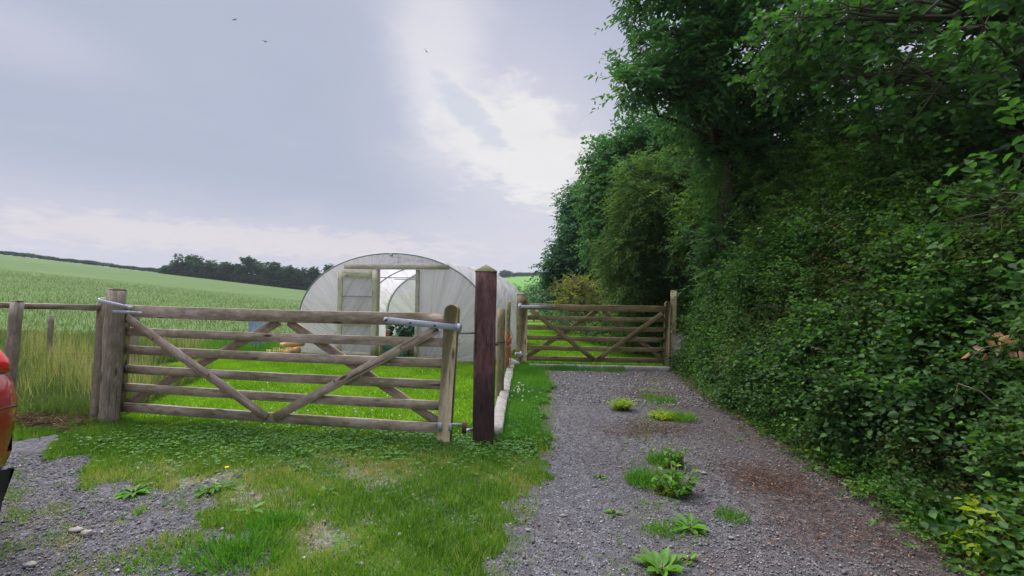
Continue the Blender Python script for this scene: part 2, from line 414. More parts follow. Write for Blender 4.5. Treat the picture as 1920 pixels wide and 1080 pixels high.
for cx_ in (0.55, 1.75):
    rut = k.ramp(k.math('ADD', k.math('ABSOLUTE', k.math('SUBTRACT', lx, cx_)), k.math('MULTIPLY', k.noise(p, 3, 5, .7, 0, 31), .35)), .22, .50, .55, 0)
    c = k.mix(rut, c, k.mix(k.ramp(k.noise(p, 140, 3), .35, .65), (0.095, 0.09, 0.092), (0.19, 0.18, 0.185)))
side = k.ramp(k.math('ADD', sx_.outputs[0], k.math('MULTIPLY', k.noise(p, 2.1, 5, .65, .2, 15), 1.5)), 2.0, 3.1, 0, .62)
c = k.mix(1.0, c, (0.80, 0.81, 0.86), 'MULTIPLY')
c = k.mix(side, c, k.mix(gap, (0.135, 0.095, 0.075), (0.05, 0.035, 0.03)))
k.bump(k.math('SUBTRACT', 1.0, gap), 0.9, 0.012); GRAVEL = k.set(c, 0.85, 0.25)
xs = np.arange(-0.8, 3.6, 0.035); ys = np.arange(-1.6, 9.2, 0.045)
def gz(x, y): return -0.004+0.012*np.sin(x*2.1+y)*np.sin(y*1.3)*0.4
sheet('gravel_drive', xs, ys, gz, GRAVEL, is_drive)
xs = np.arange(-9, 0.2, 0.05); ys = np.arange(-1.6, 5.0, 0.05)
sheet('gravel_yard', xs, ys, lambda x, y: np.full_like(x, -0.004), GRAVEL, lambda x, y: is_yard(x, y) & ~is_drive(x, y) & (x < 0.1))

k = Mat('turf_soil'); p = k.pos(); a = k.noise(p, 2.2, 6, 0.65); b = k.noise(p, 45, 4, 0.7)
c = k.cr(a, [(0.35, (0.075, 0.125, 0.025)), (0.52, (0.085, 0.17, 0.028)), (0.7, (0.19, 0.17, 0.075))])
sxyz = k.n('ShaderNodeSeparateXYZ'); k.L.new(p, sxyz.inputs[0])
dx_ = k.math('MULTIPLY', k.math('ADD', sxyz.outputs[0], 1.9), .55); dy_ = k.math('MULTIPLY', k.math('SUBTRACT', sxyz.outputs[1], 3.3), 1.1)
dd = k.math('ADD', k.math('MULTIPLY', dx_, dx_), k.math('MULTIPLY', dy_, dy_))
bare = k.math('MULTIPLY', k.ramp(dd, 0.4, 1.3, 1.0, 0.15), k.ramp(k.noise(p, 3.4, 5, .65, .3, 8), .44, .56))
vv = k.n('ShaderNodeSeparateColor'); k.L.new(k.voro(p, 90, 'F1', 'Color'), vv.inputs[0])
c = k.mix(k.ramp(b, 0.4, 0.65, 0, 0.6), c, (0.045, 0.055, 0.02))
c = k.mix(bare, c, k.cr(vv.outputs[0], [(0, (.08, .07, .065)), (.5, (.17, .155, .15)), (1, (.30, .27, .24))])); k.bump(b, 0.7, 0.02); TURF = k.set(c, 0.95, 0.1)
def is_turf(x, y):
    return (~is_drive(x, y)) & (~is_yard(x, y)) & (x < drive_left(y)+0.5) & (x > -9) & (y < 9.1) & ((y < 5.25-0.12*x*0) | (x > -0.35))
xs = np.arange(-9, 1.3, 0.06); ys = np.arange(-1.6, 9.2, 0.06)
sheet('verge', xs, ys, lambda x, y: np.full_like(x, -0.008), TURF, is_turf)
k = Mat('lawn_turf'); p = k.pos(); a = k.noise(p, 1.4, 5, 0.6); b = k.noise(p, 60, 4, 0.7)
c = k.cr(a, [(0.3, (0.12, 0.24, 0.014)), (0.55, (0.16, 0.29, 0.02)), (0.75, (0.20, 0.32, 0.03))])
c = k.mix(k.ramp(b, 0.4, 0.65, 0, 0.5), c, (0.06, 0.16, 0.01)); k.bump(b, 0.6, 0.02); LAWN = k.set(c, 0.95, 0.1)
def is_lawn(x, y):
    return ((x > -6.6+0.15*np.sin(y)) & (x < -0.22) & (y > 4.75) & (y < 13)) | ((x > -0.22) & (x < 3.3+0.4*np.sin(y*.7)-0.05*(y-9)) & (y > 9.3) & (y < 26)) | ((x > -3) & (x <= 0) & (y >= 13) & (y < 26))
xs = np.arange(-7, 4, 0.12); ys = np.arange(4.6, 26, 0.12)
sheet('lawn', xs, ys, lambda x, y: terrain(x, y)*0+np.maximum(terrain(x, y), 0)-0.003, LAWN, is_lawn)

# ------------------------------------------------------------------ leaves and blades
def unit(v): return v/np.maximum(np.linalg.norm(v, axis=1, keepdims=True), 1e-9)
def leaf_mesh(name, P, Dv, Nv, L, W, mat, parent=None, loc=(0, 0, 0), shape='oval', fold=0.25, var=None, curl=0.0, extra=None):
    """one leaf per row: base P, direction Dv, face normal Nv, length L, width W"""
    n = len(P); Dv = unit(Dv); S = unit(np.cross(Dv, Nv)); Nn = np.cross(S, Dv)
    L = np.broadcast_to(np.asarray(L, float), (n,))[:, None]; W = np.broadcast_to(np.asarray(W, float), (n,))[:, None]
    if shape == 'diamond':
        pts = [P, P+Dv*L*.45+S*W*.5+Nn*W*fold, P+Dv*L-Nn*L*curl, P+Dv*L*.45-S*W*.5+Nn*W*fold]
        k = 4; tri = np.array([[0, 1, 2], [0, 2, 3]]); F = [(np.arange(n)[:, None, None]*k+tri).reshape(-1, 3)]
    elif shape == 'blade':
        pts = [P-S*W*.5, P+S*W*.5, P+Dv*L*.55+S*W*.4, P+Dv*L*.55-S*W*.4, P+Dv*L*.97+Nn*L*curl]
        k = 5; q = np.array([[0, 1, 2, 3]]); t = np.array([[3, 2, 4]])
        F = [(np.arange(n)[:, None, None]*k+q).reshape(-1, 4), (np.arange(n)[:, None, None]*k+t).reshape(-1, 3)]
    elif shape == 'tri':
        pts = [P-S*W*.5, P+S*W*.5, P+Dv*L]
        k = 3; F = [(np.arange(n)[:, None]*k+np.array([[0, 1, 2]]))]
    else:
        a, b = (.30, .72)
        pts = [P, P+Dv*L*a+S*W*.5+Nn*W*fold, P+Dv*L*b+S*W*.40+Nn*(W*fold*.8-L*curl*.4), P+Dv*L-Nn*L*curl,
               P+Dv*L*b-S*W*.40+Nn*(W*fold*.8-L*curl*.4), P+Dv*L*a-S*W*.5+Nn*W*fold]
        k = 6; q = np.array([[0, 1, 2, 3], [0, 3, 4, 5]]); F = [(np.arange(n)[:, None, None]*k+q).reshape(-1, 4)]
    V = np.stack(pts, 1).reshape(-1, 3)
    v = np.repeat(var if var is not None else np.random.rand(n), k)
    if extra is not None:                      # twigs in the same material slot list
        V2, F2 = extra; F = F+[F2+len(V)]; V = np.concatenate([V, V2]); v = np.concatenate([v, np.zeros(len(V2))])
    return np_mesh(name, V, F, mat, parent, loc, smooth=False, attrs={'var': v})
def spray_leaves(rng, S0, D0, L, n, leaf, droop=0.15, spread=0.9, vclump=None, flat=0.8, vj=0.22):
    """n leaves set alternately along each spray"""
    N_ = len(S0); D0 = unit(D0)
    L = np.broadcast_to(np.asarray(L, float), (N_,))
    t = (np.arange(n)+0.6)/n
    T = np.tile(t, N_); I = np.repeat(np.arange(N_), n)
    Dd = D0[I]; Ls = L[I][:, None]
    P = S0[I]+Dd*Ls*T[:, None]; P[:, 2] -= droop*Ls[:, 0]*T**2
    up = np.tile([0., 0, 1.], (len(P), 1)); side = unit(np.cross(Dd, up)+rng.normal(0, .05, P.shape))
    sg = np.where(np.tile(np.arange(n), N_) % 2 == 0, 1., -1.)[:, None]
    ld = unit(Dd*0.55+side*sg*spread+rng.normal(0, .28, P.shape)+np.array([0, 0, -.22]))
    nn = unit(up*flat+rng.normal(0, .42, P.shape))
    size = leaf*(0.7+0.6*rng.random(len(P)))*(1.05-0.35*T)
    if vclump is None: vclump = rng.random(N_)
    var = np.clip(vclump[I]*(1-vj)+vj*rng.random(len(P)), 0, 1)
    return P, ld, nn, size, var

def limb_path(p0, p1, rng, seg=5, wob_=0.06, sag=0.0):
    p0 = np.array(p0, float); p1 = np.array(p1, float); L = np.linalg.norm(p1-p0); out = []
    for i in range(seg+1):
        t = i/seg; q = p0*(1-t)+p1*t
        q = q+rng.normal(0, wob_*L*math.sin(math.pi*t)*0.6+1e-5, 3); q[2] += sag*L*math.sin(math.pi*t)
        out.append(tuple(q))
    return out

def tree(name, label, cat, base, trunk_top, tr, crowns, leafmat_, seed, leaf=0.08, aspect=0.5, clumps=40, cr_=(0.5, 0.9),
         sprays=26, per=9, slen=0.4, droop=0.2, shape='oval', group=None, lean_pts=None, droop_dir=0.0, flat=0.8, barkm=None, shell=0.55, vbias=0.0, twigs=True, hide_trunk=False):
    rng = np.random.default_rng(seed)
    root = thing(name, label, cat, base, group)
    C = []
    tw = sum(c[2] for c in crowns)
    for (cc, rad, w) in crowns:
        k_ = max(1, int(clumps*w/tw))
        u = rng.normal(0, 1, (k_, 3)); u = unit(u)*(rng.uniform(shell**3, 1, (k_, 1))**(1/3))
        C.append(np.array(cc)+u*np.array(rad))
    C = np.concatenate(C); Rr = rng.uniform(cr_[0], cr_[1], len(C))
    mb = MB(seed)
    tp = lean_pts or limb_path(base, trunk_top, rng, 7, 0.03)
    tp = [Vector(q) for q in tp]
    mb.tube(tp, 1, 9, [tr*(1.25 if i == 0 else 1)*(1-0.75*i/(len(tp)-1)) for i in range(len(tp))], rough=tr*0.05)
    for c, r in zip(C, Rr):
        best = min(range(1, len(tp)), key=lambda i: (tp[i]-Vector(c)).length+0.8*max(0, tp[i].z-c[2]+0.3))
        path = limb_path(tp[best], c, rng, 5, 0.08, 0.04)
        ln = (tp[best]-Vector(c)).length
        r0 = min(tr*0.4, 0.012+0.012*ln); mb.tube(path, 1, 5, [r0*(1-0.8*i/5) for i in range(6)])
    ns = np.maximum(4, (sprays*(Rr/np.mean(Rr))**2).astype(int))
    I = np.repeat(np.arange(len(C)), ns)
    u = unit(rng.normal(0, 1, (len(I), 3))); rr = rng.uniform(0.12, 0.95, (len(I), 1))**0.6
    S0 = C[I]+u*rr*Rr[I][:, None]*np.array([1, 1, .72])
    D0 = unit(u*0.8+rng.normal(0, .45, u.shape)+np.array([0, 0, droop_dir]))
    vc = np.clip(rng.beta(2, 2, len(C))[I]*0.6+0.4*rng.random(len(I))+vbias, 0, 1)
    P, ld, nn, size, var = spray_leaves(rng, S0, D0, slen*rng.uniform(.6, 1.3, len(I)), per, leaf, droop, vclump=vc, flat=flat)
    # twigs carrying the sprays
    if twigs:
        sub = rng.choice(len(I), min(len(I), 900), replace=False)
        for i in sub: mb.tube([tuple(C[I[i]]), tuple((C[I[i]]+S0[i])/2+rng.normal(0, .02, 3)), tuple(S0[i]+D0[i]*slen*0.7)], 1, 3, [0.007, 0.005, 0.002], cap=False)
    mb.build('trunk', barkm or BARK, root, smooth=True)
    leaf_mesh('crown', P, ld, nn, size, size*aspect, leafmat_, root, shape=shape, var=var, curl=0.1)
    return root

# ------------------------------------------------------------------ field gates
def make_gate(label, Pa, Pb, z0, wmat, hinge_at_b, seed, group, smat):
    """Pa left foot, Pb right foot of the leaf (stile centres); near side faces the camera"""
    Pa, Pb = Vector((Pa[0], Pa[1], 0)), Vector((Pb[0], Pb[1], 0)); Ls = (Pb-Pa).length
    d = (Pb-Pa).normalized(); nr = Vector((d.y, -d.x, 0))
    if nr.y > 0: nr = -nr
    root = thing('field_gate', label, 'gate', Pa.lerp(Pb, 0.5)+Vector((0, 0, 0)), group)
    def P(s, h, n=0.0): return Pa+d*s+nr*n+Vector((0, 0, z0+h))
    i_ = seed*100
    def part(name, mb, m): return mb.build(name, m, root)
    sag = 0.0
    hs = [(0.048, .095), (0.262, .088), (0.462, .088), (0.668, .088), (0.868, .088), (1.088, .124)]
    ra = 0.05 if hinge_at_b else 0.03; rb = Ls-0.04
    for j, (h, w) in enumerate(hs):
        m = MB(i_+j); m.board(P(ra-0.02, h+.004*math.sin(j*3)), P(rb, h), w, 0.036 if j < 5 else 0.05, seg=14, rough=0.0010, bow=0.008)
        part('rail', m, wmat)
    mid = Ls*0.5
    def brace(s0, h0, s1, h1, n, j, w=.088):
        m = MB(i_+20+j); a, b = P(s0, h0, n), P(s1, h1, n); t = (b-a).normalized()
        up = nr.cross(t); 
        if up.z < 0: up = -up
        m.board(a, b, w, 0.022, up=up, seg=10); part('brace', m, wmat)
    brace(0.12, 1.02, mid-0.035, 0.05, 0.034, 0); brace(Ls-0.10, 1.0, mid+0.045, 0.05, 0.034, 1)
    brace(0.06, 0.07, mid+0.03, 1.02, -0.034, 2); brace(Ls-0.06, 0.07, mid+0.14, 1.02, -0.034, 3)
    # stiles: hanging stile tall with a rounded head, closing stile plainer
    def stile(s, h0, h1, w, lean, tk, name, j):
        m = MB(i_+40+j); nseg = 12; pts = []; scs = []
        V = []
        prof = [(-w/2, 0), (w/2, 0)]
        # outline in (s,h) then given thickness
        out = [(-w/2*0.96, h0), (w/2*0.96, h0)]
        for q in range(0, 13):
            th = math.pi*q/12; out.append((math.cos(th)*w/2, h1-w/2*0.9+math.sin(th)*w/2*0.9))
        nv = len(out); th2 = tk/2; Vv = []; Gc = []
        for sgn in (1, -1):
            for (a, b) in out:
                Vv.append(tuple(P(s+a+lean*(b-0.5), b, sgn*th2))); Gc.append((b+7*seed, a+j, sgn*th2))
        quads = [(q, (q+1) % nv, nv+(q+1) % nv, nv+q) for q in range(nv)]
        # caps as strips
        tr = [(0, q, q+1) for q in range(1, nv-1)]+[(nv, nv+q+1, nv+q) for q in range(1, nv-1)]
        m.add(Vv, quads, tr, Gc)
        return part(name, m, smat)
    if hinge_at_b:
        stile(Ls, -0.075, 1.235, .135, 0.045, .075, 'hanging_stile', 0); stile(0.05, 0.0, 1.16, .075, 0.02, .065, 'closing_stile', 1)
    else:
        stile(0.0, -0.03, 1.22, .115, 0.0, .075, 'hanging_stile', 0); stile(Ls, -0.06, 1.24, .105, 0.015, .075, 'closing_stile', 1)
    # bolt heads
    hd = MB(i_+60)
    sg = 1 if hinge_at_b else -1; S = Ls if hinge_at_b else 0.0
    def bolt(s, h, n, r=.009):
        m = MB(0); m.tube([P(s, h, n), P(s, h, n+0.008)], r, 8); part('bolt', m, DARKM)
    for (s, h) in ((mid*.25, .80), (mid*.62, .455), (Ls-mid*.25, .80), (Ls-mid*.62, .455)): bolt(s, h, .0455, .007)
    # top strap hinge
    st = MB(i_+61); n0 = .05; ln = .62 if hinge_at_b else .58; drop = .035 if hinge_at_b else 0.0; hh = 1.055 if hinge_at_b else 1.085
    a, b = P(S+sg*(-ln), hh+drop*.5, n0), P(S+sg*.115, hh-drop, n0)
    st.board(a, b, .058, .010, seg=1, rough=0, ch=.002)
    for e in (a,):
        out = []
    st.tube([b+Vector((0, 0, -.038)), b+Vector((0, 0, .038))], .020, 10)
    st.tube([P(S-sg*ln, hh+drop*.5, n0-.005), P(S-sg*ln, hh+drop*.5, n0+.005)], .029, 16)
    st.tube([P(S-sg*ln, hh+drop*.5, -n0-.005), P(S-sg*ln, hh+drop*.5, -n0+.005)], .029, 12)
    st.board(P(S-sg*ln, hh+drop*.5, -n0), P(S+sg*.115, hh-drop, -n0), .058, .010, seg=1, rough=0, ch=.002)
    part('strap_hinge', st, GALV)
    for q, f_ in enumerate((0.0, .41, .82)): bolt(S-sg*ln*(1-f_*.98), hh+drop*.5-drop*1.4*f_, n0+.004, .010)
    # bottom adjustable hinge
    lo = MB(i_+62); hb = 0.075 if hinge_at_b else .12
    lo.box(P(S-sg*.055, hb, .045), (.045, .012, .07), math.atan2(d.y, d.x))
    lo.box(P(S+sg*.045, hb, .045), (.035, .012, .07), math.atan2(d.y, d.x))
    lo.tube([P(S-sg*.09, hb+.02, .03), P(S+sg*.17, hb+.02, .0)], .011, 8)
    lo.tube([P(S+sg*.17, hb+.035, .0), P(S+sg*.17, hb-.07, .0)], .017, 8)
    part('lower_hinge', lo, GALV)
    return root, P, d, nr, Ls

gate_l, gate_r = Vector((-4.27, 5.13, 0)), Vector((-0.60, 4.52, 0))
g1, P1, d1, n1v, L1 = make_gate('long weathered wooden gate in front of the polytunnel, grey strap hinge on its right end', gate_l, gate_r, 0.10, W_GATE, True, 1, 'wooden field gates', W_STILE)
gl2, gr2 = Vector((0.27, 9.50, 0)), Vector((3.13, 9.46, 0))
g2, P2, d2, n2v, L2 = make_gate('greenish wooden gate across the far end of the gravel drive', gl2, gr2, 0.11, W_GATE2, False, 2, 'wooden field gates', W_GATE2)

# ------------------------------------------------------------------ posts
def square_prof(w, t=None, ch=.008):
    t = t or w; a, b, c = w/2, t/2, ch
    return [(-a+c, -b), (a-c, -b), (a, -b+c), (a, b-c), (a-c, b), (-a+c, b), (-a, b-c), (-a, -b+c)]
def square_post(name, label, base, h, w, mat, top='pyramid', rot=0.0, lean=(0, 0), seed=0, group=None, capmat=None, t=None, cat='post', rough=.002):
    base = Vector(base); root = thing(name, label, cat, base, group)
    m = MB(seed); up = (math.sin(rot), math.cos(rot), 0)
    def q(f, z): return base+Vector((lean[0]*f, lean[1]*f, z))
    m.sweep([q(i/10, -0.25+(h+0.25)*i/10) for i in range(11)], square_prof(w, t), up=up, rough=rough)
    m.build('post_shaft', mat, root)
    c = MB(seed+1)
    if top == 'pyramid':
        c.sweep([q(1, h+.001), q(1, h+.012), q(1, h+.018+w*.28)], square_prof(w*1.03, t and t*1.03), up=up, scale=[1, 1, .04]); c.build('post_cap', capmat or W_CAP, root)
    elif top == 'flat':
        c.sweep([q(1, h+.001), q(1, h+.02)], square_prof(w*.97, t and t*.97), up=up, scale=[1, .93], rough=.004); c.build('post_cap', capmat or mat, root)
    return root
bp = D(910, 551, 4.50)
post_b = square_post('gate_post', 'thick dark red brown post with pointed top right of the near gate', (bp.x, 4.60, 0), 1.655, .205, W_BROWN, seed=5, rot=R(-1), group='square gate posts')
m = MB(7); m.tube([Vector((bp.x+.10, 4.62, .95)), Vector((bp.x+.13, 4.62, .95))], .012, 8); m.build('bolt', RUST, post_b)
m = MB(8); b0 = P1(L1+.115, 1.02, .03)
m.tube([Vector((bp.x-.10, 4.55, b0.z-.055)), Vector((b0.x+.0, b0.y, b0.z-.055)), Vector((b0.x, b0.y, b0.z+.03))], .012, 8); m.build('hinge_pin', GALV, post_b)
m = MB(9); b0 = P1(L1+.17, .075, 0); m.tube([Vector((bp.x-.10, 4.55, b0.z-.04)), Vector((b0.x, b0.y, b0.z-.04))], .015, 8); m.build('lower_pin', GALV, post_b)
m = MB(10); m.tube([b0+Vector((0, 0, -.06)), b0+Vector((0, 0, .04))], .021, 8); m.build('rusty_sleeve', RUST, post_b)

# left hand post of the near gate with the flat post and the throw-over loop
lb = D(222, 545, 5.05)
post_l = square_post('gate_post', 'weathered square post with rough flat top left of the near gate', (lb.x-.045, 5.02, 0), 1.41, .132, W_GREY, 'flat', rot=R(20), lean=(.05, 0), seed=12, group='square gate posts', rough=.004)
lp = thing('throw_over_latch', 'grey steel loop latch round the top of the weathered left post', 'latch', (lb.x, 4.9, 1.3))
def zc(px, py, y): return D(px, py, y)
m = MB(13); m.tube([zc(186, 560, 5.18), zc(205, 560, 5.22)], .010, 6)
m.board(zc(184, 563, 4.93), zc(244, 577, 4.84), .034, .012, seg=1, rough=0); m.tube([zc(184, 563, 4.93), zc(186, 560, 5.18)], .010, 6)
m.tube([zc(244, 577, 4.84)+Vector((0, 0, -.02)), zc(244, 577, 4.84)+Vector((0, 0, .02))], .018, 8); m.build('loop_bar', GALV, lp)
m = MB(14); m.board(zc(212, 584, 4.93), zc(263, 587, 4.93), .030, .012, seg=1, rough=0)
m.tube([zc(263, 587, 4.93)+Vector((0, 0, -.015)), zc(263, 587, 4.93)+Vector((0, 0, .015))], .015, 8); m.build('latch_plate', GALV, lp)
fb = D(190, 570, 5.18)
fp1 = square_post('fence_post', 'narrow flat fence post fixed to the left side of the weathered gate post', (fb.x-.06, 5.2, 0), 1.28, .075, W_GREY, 'flat', lean=(.06, 0), seed=16, group='fence posts and stakes')
fb2 = D(30, 575, 4.95)
fp2 = square_post('fence_post', 'leaning fence post under the rail beside the red car', (fb2.x-.09, 4.95, 0), 1.27, .085, W_GREY, 'flat', lean=(.10, 0), seed=18, t=.08, group='fence posts and stakes')
m = MB(19); a = D(-60, 568, 4.93); b = D(183, 577, 5.12)
a.x -= 2.0
m.board(a, b, .058, .075, seg=14, rough=.002); o = m.build('fence_rail', W_GREY, loc=tuple(a)); tag(o, 'single grey rail running left from the weathered gate post', 'fence rail')
# wire of the stock fence
m = MB(20)
for z in (.25, .45, .7, .95):
    m.tube([(-9, 5.05, z), (fb2.x-.05, 5.05, z+.01), (fb.x-.05, 5.22, z)], 0.0012, 3)
for i in range(34): m.tube([(-9+i*.145, 5.05+.004*i, .25), (-9+i*.145, 5.05+.004*i, .95)], .0009, 3)
o = m.build('wire_mesh', RUST, loc=(-6, 5.1, 0)); tag(o, 'thin wire netting under the fence rail in the tall grass', 'wire netting')
# posts far left in rough grass
for i, (px, py0, py1, y, w) in enumerate(((250, 640, 700, 8.4, .09), (92, 640, 700, 9.0, .07))):
    q = D(px, py0, y); square_post('fence_post', ['short old post standing in the grass behind the left end of the near gate', 'dark broken post lost in the tall grass behind the fence rail'][i], (q.x, y, gh(q.x, y)), 1.0-.2*i, w, W_GREY, 'flat', seed=22+i, lean=(.03, 0), group='fence posts and stakes')

# round stakes and the orange twine
def round_stake(label, px, top, y, h, r, seed, lean=0.0):
    q = D(px, top, y); root = thing('round_stake', label, 'stake', (q.x, y, 0), 'fence posts and stakes')
    m = MB(seed); m.tube([(q.x-lean*(1-i/8), y, -0.2+(h+.2)*i/8) for i in range(9)], 1, 14, [r*(1+.02*math.sin(i*2)) for i in range(9)], rough=.0015); m.build('stake_shaft', W_POST, root, smooth=False)
    return root, q
r1, q1 = round_stake('round green brown stake directly behind the dark red brown post', 940, 582, 6.6, 1.235, .056, 30)
m = MB(31); m.tube([(q1.x+.060*math.cos(t), 6.6+.060*math.sin(t), .77) for t in np.linspace(0, 6.28, 14)], .006, 5); m.build('wire_tie', DARKM, r1)
r2, q2 = round_stake('slim round stake wrapped in faded orange netting near the far gate', 954, 567, 8.7, 1.30, .040, 33, .02)
k = Mat('orange_twine'); k.set((0.62, 0.22, 0.12), .8, .2); ORANGE = k.m
rg = np.random.default_rng(4); m = MB(35)
for i in range(46):
    a0 = rg.uniform(0, 6.28); z0 = rg.uniform(0.05, .62); rr_ = rg.uniform(.046, .075)
    pts = [(q2.x-.01+rr_*math.cos(a0+t*1.3)+.02*math.sin(5*t+i), 8.7+rr_*math.sin(a0+t*1.3)-.02, z0+t*rg.uniform(-.10, .12)+.01*math.sin(t*6)) for t in np.linspace(0, 2.2, 7)]
    m.tube(pts, .0035, 4)
for i in range(9):
    x0 = q2.x-.10+rg.normal(0, .03); m.tube([(x0+.01*math.sin(z*15+i), 8.66+rg.normal(0, .01), z) for z in np.linspace(.02, .36, 8)], .004, 4)
o = m.build('orange_netting', ORANGE, loc=(q2.x, 8.7, 0)); tag(o, 'tangle of faded orange netting hanging round the slim stake', 'netting')
# far gate posts
q = D(981, 555, 9.62)
post_c = square_post('gate_post', 'square green brown post with low pointed top at the left end of the far gate', (q.x-.03, 9.66, 0), 1.43, .165, W_POST, 'pyramid', rot=R(20), seed=36, group='square gate posts')
m = MB(37); m.box((q.x-.05, 9.535, 1.20), (.085, .02, .11)); m.build('hinge_bracket', GALV, post_c)
m = MB(38); m.box((q.x-.04, 9.52, .20), (.10, .02, .09)); m.tube([(q.x-.03, 9.50, .15), (q.x-.03, 9.50, .29)], .02, 8); m.build('lower_bracket', GALV, post_c)
q = D(1265, 547, 9.45)
post_d = square_post('gate_post', 'tall thin post with pale front edge at the right end of the far gate', (q.x+.005, 9.48, 0), 1.56, .125, W_YEL, 'flat', rot=R(30), seed=40, group='square gate posts', capmat=W_YEL)
m = MB(41); m.board((q.x-.10, 9.38, .74), (q.x-.02, 9.38, .745), .03, .014, seg=1); m.build('catch', GALV, post_d)
for i, (za, zb) in enumerate(((.98, .95), (.73, .70))):
    m = MB(42+i); m.board((q.x+.07, 9.50, za), (q.x+.75-.3*i, 9.55, zb), .09, .05, seg=5); o = m.build('fence_rail', W_GATE2, loc=(q.x+.07, 9.5, za))
    tag(o, ['upper stub of rail running from the pale edged post into the hedge', 'lower stub of rail behind the boulder at the pale edged post'][i], 'fence rail', 'rail stubs by the pale edged post')
# boulder
def boulder(name, label, c, r, seed, mat=STONE, cat='stone', group=None, sq=(1, 1, 1)):
    rg = np.random.default_rng(seed); n = 14; m_ = 10; V = []
    ph = rg.uniform(0, 6, 8)
    for i in range(m_+1):
        th = math.pi*i/m_
        for j in range(n):
            a = 2*math.pi*j/n; d = np.array([math.sin(th)*math.cos(a), math.sin(th)*math.sin(a), math.cos(th)])
            f = 1+.13*math.sin(2.3*d[0]*3+ph[0])+.10*math.sin(3.1*d[1]*3+ph[1])+.08*math.sin(4*d[2]+ph[2])+.04*math.sin(9*d[0]+ph[3])+.04*math.sin(11*d[1]+7*d[2]+ph[4])
            V.append((c[0]+d[0]*r*f*sq[0], c[1]+d[1]*r*f*sq[1], c[2]+d[2]*r*f*sq[2]))
    q = [(i*n+j, i*n+(j+1) % n, (i+1)*n+(j+1) % n, (i+1)*n+j) for i in range(m_) for j in range(n)]
    m = MB(seed); m.add(V, q); o = m.build(name, mat, loc=tuple(c), smooth=True); return tag(o, label, cat, group)
boulder('boulder', 'rough grey boulder half under ivy right of the far gate', (3.48, 9.42, .33), .26, 3, sq=(.9, .8, 1.5))
boulder('boulder', 'pale flat stone in the grass at the foot of the far gate post', (-.0, 9.15, .08), .15, 8, CONC, sq=(1.1, .8, .7))

# ------------------------------------------------------------------ kerbs
def kerb(label, a, b, w, h, seed):
    a, b = Vector(a), Vector(b); m = MB(seed)
    m.board(a+Vector((0, 0, h/2-.04)), b+Vector((0, 0, h/2-.04)), h+.08, w, seg=10, ch=.008, rough=.003)
    o = m.build('kerb_stone', CONC, loc=tuple(a)); tag(o, label, 'kerb stone', 'concrete kerb stones')
ky = [4.72, 6.15, 7.6, 9.05]
for i in range(3):
    kerb(['kerb stone beside the dark post, nearest of the row by the stakes', 'middle kerb stone of the row by the stakes', 'far kerb stone of the row by the orange netting'][i],
         (-.135+.05*i, ky[i]+.01, 0), (-.095+.05*i, ky[i+1]-.01, 0), .13, .11-.01*i, 50+i)
kx = [0.36, 1.28, 2.2, 3.1]
for i in range(3):
    kerb(['left kerb stone under the far gate, mostly hidden by grass', 'middle kerb stone under the far gate', 'right kerb stone under the far gate, beside the hedge'][i],
         (kx[i]+.006, 9.17, 0), (kx[i+1]-.006, 9.16-.02*i, 0), .14, .085, 55+i)

# ------------------------------------------------------------------ polytunnel
TA = Vector((-4.86, 10.78, 0)); TW = 4.52; TY = R(-13); TL = 4.1
tdx = Vector((math.cos(TY), math.sin(TY), 0)); tdy = Vector((-math.sin(TY), math.cos(TY), 0))
def TP(s, h, d=0.0): return TA+tdx*s+tdy*d+Vector((0, 0, h))
HLEG, HTOP = 0.72, 2.27
def hoop(n=40, grow=0.0):
    """outline (s,h) from left foot over the crown to the right foot"""
    o = [(-grow, 0.0), (-grow*1-.015, HLEG*.5)]
    for i in range(n+1):
        th = math.pi*(1-i/n); o.append((TW/2+(TW/2+grow)*math.cos(th)*1.0, HLEG+(HTOP-HLEG+grow)*abs(math.sin(th))**0.92))
    o += [(TW+grow+.015, HLEG*.5), (TW+grow, 0.0)]
    return o
k = Mat('polythene_film')
p = k.attr('grain')
wv = k.noise(k.scale(p, (3.2, .55, 3)), 1.0, 6, 0.62, 0.5)
wv2 = k.noise(k.scale(p, (13, 1.2, 9)), 1.0, 4, 0.6, 0.4)
h = k.math('ADD', k.math('MULTIPLY', wv, 1.0), k.math('MULTIPLY', wv2, 0.35))
nb = k.bump(h, 1.0, 0.10)
lay = k.ramp(wv, 0.36, 0.62)
c = k.mix(lay, (0.50, 0.475, 0.48), (0.83, 0.79, 0.81))
c = k.mix(k.ramp(wv2, 0.45, 0.62, 0, .5), c, (0.86, 0.82, 0.84))
dirt = k.ramp(k.noise(p, 1.2, 5, 0.6, 0, 6), 0.5, 0.75, 0, 0.3); c = k.mix(dirt, c, (0.45, 0.43, 0.36))
k.set(c, 0.40, 0.4)
tl = k.n('ShaderNodeBsdfTranslucent'); k.L.new(k.mix(0.55, c, (0.84, 0.81, 0.85)), tl.inputs[0]); k.L.new(nb, tl.inputs['Normal'])
tr = k.n('ShaderNodeBsdfTransparent'); k.put(tr.inputs[0], (0.92, 0.92, 0.94))
m1 = k.n('ShaderNodeMixShader'); m1.inputs[0].default_value = 0.50; k.L.new(k.b.outputs[0], m1.inputs[1]); k.L.new(tl.outputs[0], m1.inputs[2])
m2 = k.n('ShaderNodeMixShader'); k.put(m2.inputs[0], k.ramp(wv, 0.3, 0.7, 0.20, 0.06)); k.L.new(m1.outputs[0], m2.inputs[1]); k.L.new(tr.outputs[0], m2.inputs[2])
k.L.new(m2.outputs[0], k.out.inputs[0]); FILM = k.m
tun = thing('polytunnel', 'white polythene tunnel with its wooden door slid open, standing on the lawn', 'polytunnel', TP(TW/2, 0, TL/2))
